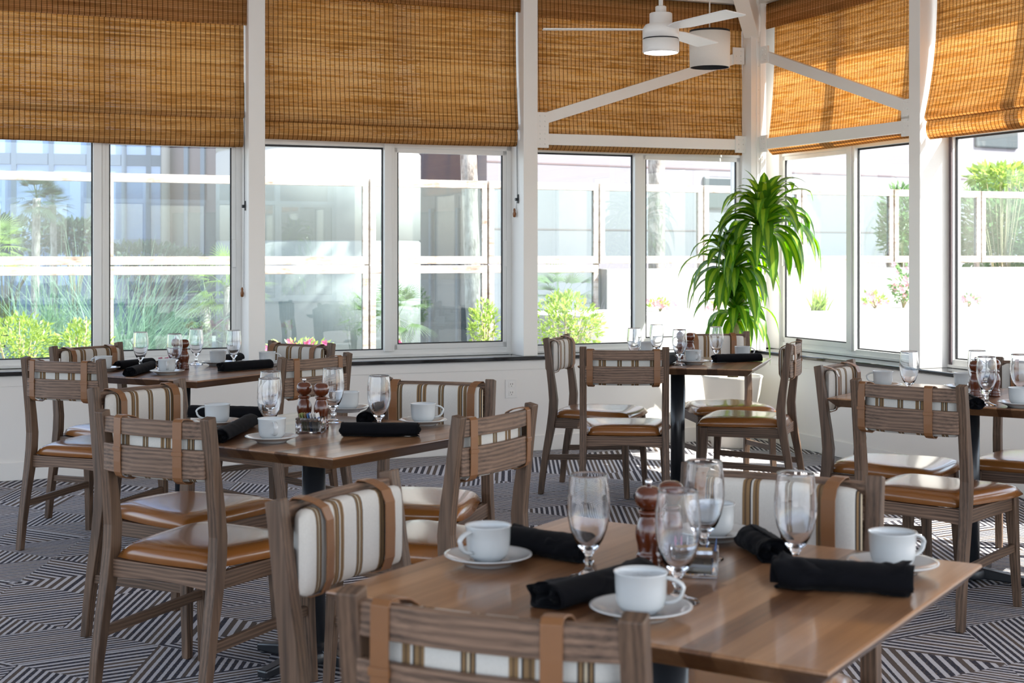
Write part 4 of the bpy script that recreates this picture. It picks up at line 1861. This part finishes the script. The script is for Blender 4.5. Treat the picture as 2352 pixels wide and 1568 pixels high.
def shrub(px, py, Y, rx, rz, n, label, seed, mat='sun_leaf', leaf=.07, z0=-.3, name='leafy_shrub', petals=None, ry=None):
    a = at_y(px, py, Y)
    rnd = random.Random(seed)
    t_ = thing(name, label, 'plant' if name != 'broadleaf_tree' else 'tree', (a.x, a.y, z0))
    b = MB()
    cz = a.z - z0
    tips = []
    for k in range(n):
        while True:
            v = Vector((rnd.uniform(-1, 1), rnd.uniform(-1, 1), rnd.uniform(-1, 1)))
            if v.length < 1 and noise.noise(v * 2.2 + Vector((seed, 0, 0))) > -.12:
                break
        p_ = Vector((v.x * rx, v.y * (ry or rx), cz + v.z * rz))
        if p_.z < .04:
            continue
        d = (v + Vector((rnd.uniform(-.8, .8), rnd.uniform(-.8, .8), rnd.uniform(-.3, .9)))).normalized()
        sd_ = d.cross(Vector((rnd.uniform(-1, 1), rnd.uniform(-1, 1), 1))).normalized()
        L = leaf * rnd.uniform(.6, 1.3)
        b.strip([p_, p_ + d * L * .5 + Vector((0, 0, .004)), p_ + d * L], [.004, L * .42, .003], sd_)
        if k % 25 == 0:
            tips.append(p_)
    b.build('foliage', mat, t_, fix=False)
    b = MB()
    for p_ in tips[:26]:
        b.tube([(0, 0, 0), (p_.x * .35, p_.y * .35, p_.z * .55), tuple(p_)], [.012, .008, .003], 5)
    b.build('stems', 'cane', t_)
    if petals:
        b = MB()
        for k in range(petals[1]):
            v = Vector((rnd.uniform(-1, 1), rnd.uniform(-1, .2), rnd.uniform(-.2, 1)))
            p_ = Vector((v.x * rx, v.y * rx, cz + v.z * rz))
            for j in range(5):
                an = j * 2 * PI / 5
                d = Vector((math.cos(an), -.3, math.sin(an)))
                b.strip([p_, p_ + d * .018, p_ + d * .034], [.006, .026, .010], d.cross(Vector((0, 1, 0))).normalized())
        b.build('blossom', petals[0], t_, fix=False)


trunk(1508, 560, 1508, -300, 19.0, .105, 'thick palm trunk crossing the window left of the corn plant', .9, 3)
trunk(1094, 780, 1056, -300, 18.5, .10, 'leaning palm trunk outside the window of the curved tower', .9, 4)
trunk(78, 575, 80, 455, 21.0, .06, 'small shaggy dark palm standing in for a reflection in the blue office glass', .42, 5, 'dark_leaf')  # added solid palm replaces one mirrored in the office facade
trunk(128, 575, 126, 470, 22.3, .05, 'slimmer dark palm beside the shaggy palm, standing in for a second reflection', .34, 6, 'dark_leaf')  # likewise a modelled tree in place of a mirrored palm
palmetto(-22, 580, 16.2, .50, 30, 'sunlit fan palm cut by the left edge of the picture', 8, 'sun_leaf')
palmetto(470, 690, 19.2, .70, 24, 'fan palm outside the leftmost window beside its right jamb', 9)
palmetto(524, 655, 18.6, .60, 20, 'paler fan palm behind the column of the two left windows', 10, 'sun_leaf')
palmetto(905, 715, 16.9, .52, 26, 'small fan palm outside at the foot of the white tower', 12)
palmetto(845, 735, 18.6, .42, 16, 'low fan palm half hidden by a windscreen post', 13)
palmetto(1290, 690, 17.0, .55, 26, 'fan palm outside the window left of the corn plant', 14)
grass(280, 16.6, -.3, 1.75, 560, 'large blue-green ornamental grass sweeping across the leftmost window', 21, .42, .6)
grass(95, 18.6, -.3, 1.6, 300, 'tall upright ornamental grass at the left border', 22, .1, .6)
grass(185, 20.4, -.3, 2.2, 60, 'broad bladed clump rising above the rail outside the leftmost window', 23, .0, .3)
shrub(40, 800, 12.4, .38, .30, 1700, 'yellow-green shrub in the bottom corner of the leftmost window', 31, 'sun_leaf', .05)
shrub(190, 790, 12.6, .25, .22, 800, 'yellow-green shrub against the mullion of the leftmost window', 32, 'sun_leaf', .05)
shrub(1112, 765, 13.4, .15, .30, 620, 'bright shrub at the lower right of the curved tower window', 33, 'sun_leaf', .052)
shrub(1300, 745, 13.4, .36, .30, 1500, 'bright willowy shrub low in the window left of the corn plant', 34, 'sun_leaf', .055)
shrub(690, 800, 13.0, .30, .07, 120, 'low pink flowering plant on the sill line of the curved tower window', 35, 'sun_leaf', .06, petals=('pink_petal', 16))
shrub(905, 798, 13.2, .05, .05, 30, 'tiny pink flower beside the centre mullion of the curved tower window', 36, 'sun_leaf', .05, petals=('pink_petal', 6))
shrub(1516, 706, 15.6, .16, .07, 260, 'low flowering shrub in the planter beside the window mullion', 37, 'sun_leaf', .05, .706, petals=('pale_pink_petal', 12))
shrub(1645, 708, 15.9, .10, .06, 120, 'low flowering shrub in the planter behind the corn plant', 38, 'sun_leaf', .05, .706, petals=('pale_pink_petal', 6))
shrub(2010, 695, 16.4, .14, .12, 180, 'pale flowering shrub in the planter by the right window mullion', 39, 'sun_leaf', .06, .706, petals=('pale_pink_petal', 12))
shrub(2075, 665, 16.6, .13, .30, 200, 'taller stemmed flowering plant beside the sunlit column', 40, 'tree_leaf', .07, .706, petals=('pale_pink_petal', 16))
shrub(2225, 692, 16.9, .12, .07, 90, 'pink flowers at the end of the planter in the rightmost window', 41, 'tree_leaf', .06, .706, petals=('pale_pink_petal', 14))
grass(1880, 15.8, .70, .3, 60, 'small pale tuft in the planter seen through the right window', 42, 0, .1, 'sun_leaf')
shrub(2330, 520, 21.0, 1.0, .75, 5200, 'dense green tree beyond the windscreen in the rightmost window', 51, 'tree_leaf', .13, name='broadleaf_tree')
shrub(2070, 520, 22.0, .35, .62, 1300, 'green tree glimpsed beyond the windscreen beside the sunlit column', 52, 'tree_leaf', .12, name='broadleaf_tree')
shrub(2300, 405, 19.2, .40, .12, 420, 'sunlit tree top above the windscreen in the rightmost window', 53, 'sun_leaf', .13, name='broadleaf_tree')
shrub(10, 545, 24.8, .95, .36, 1300, 'dark hedge-like bush near the stand-in palms at left', 54, 'dark_leaf', .14)
shrub(172, 542, 25.2, .42, .26, 900, 'dark rounded bush right of the stand-in palms', 55, 'dark_leaf', .14)
shrub(340, 600, 24.6, .95, .28, 1300, 'dull green bush at the foot of the blue office building', 56, 'dark_leaf', .13)
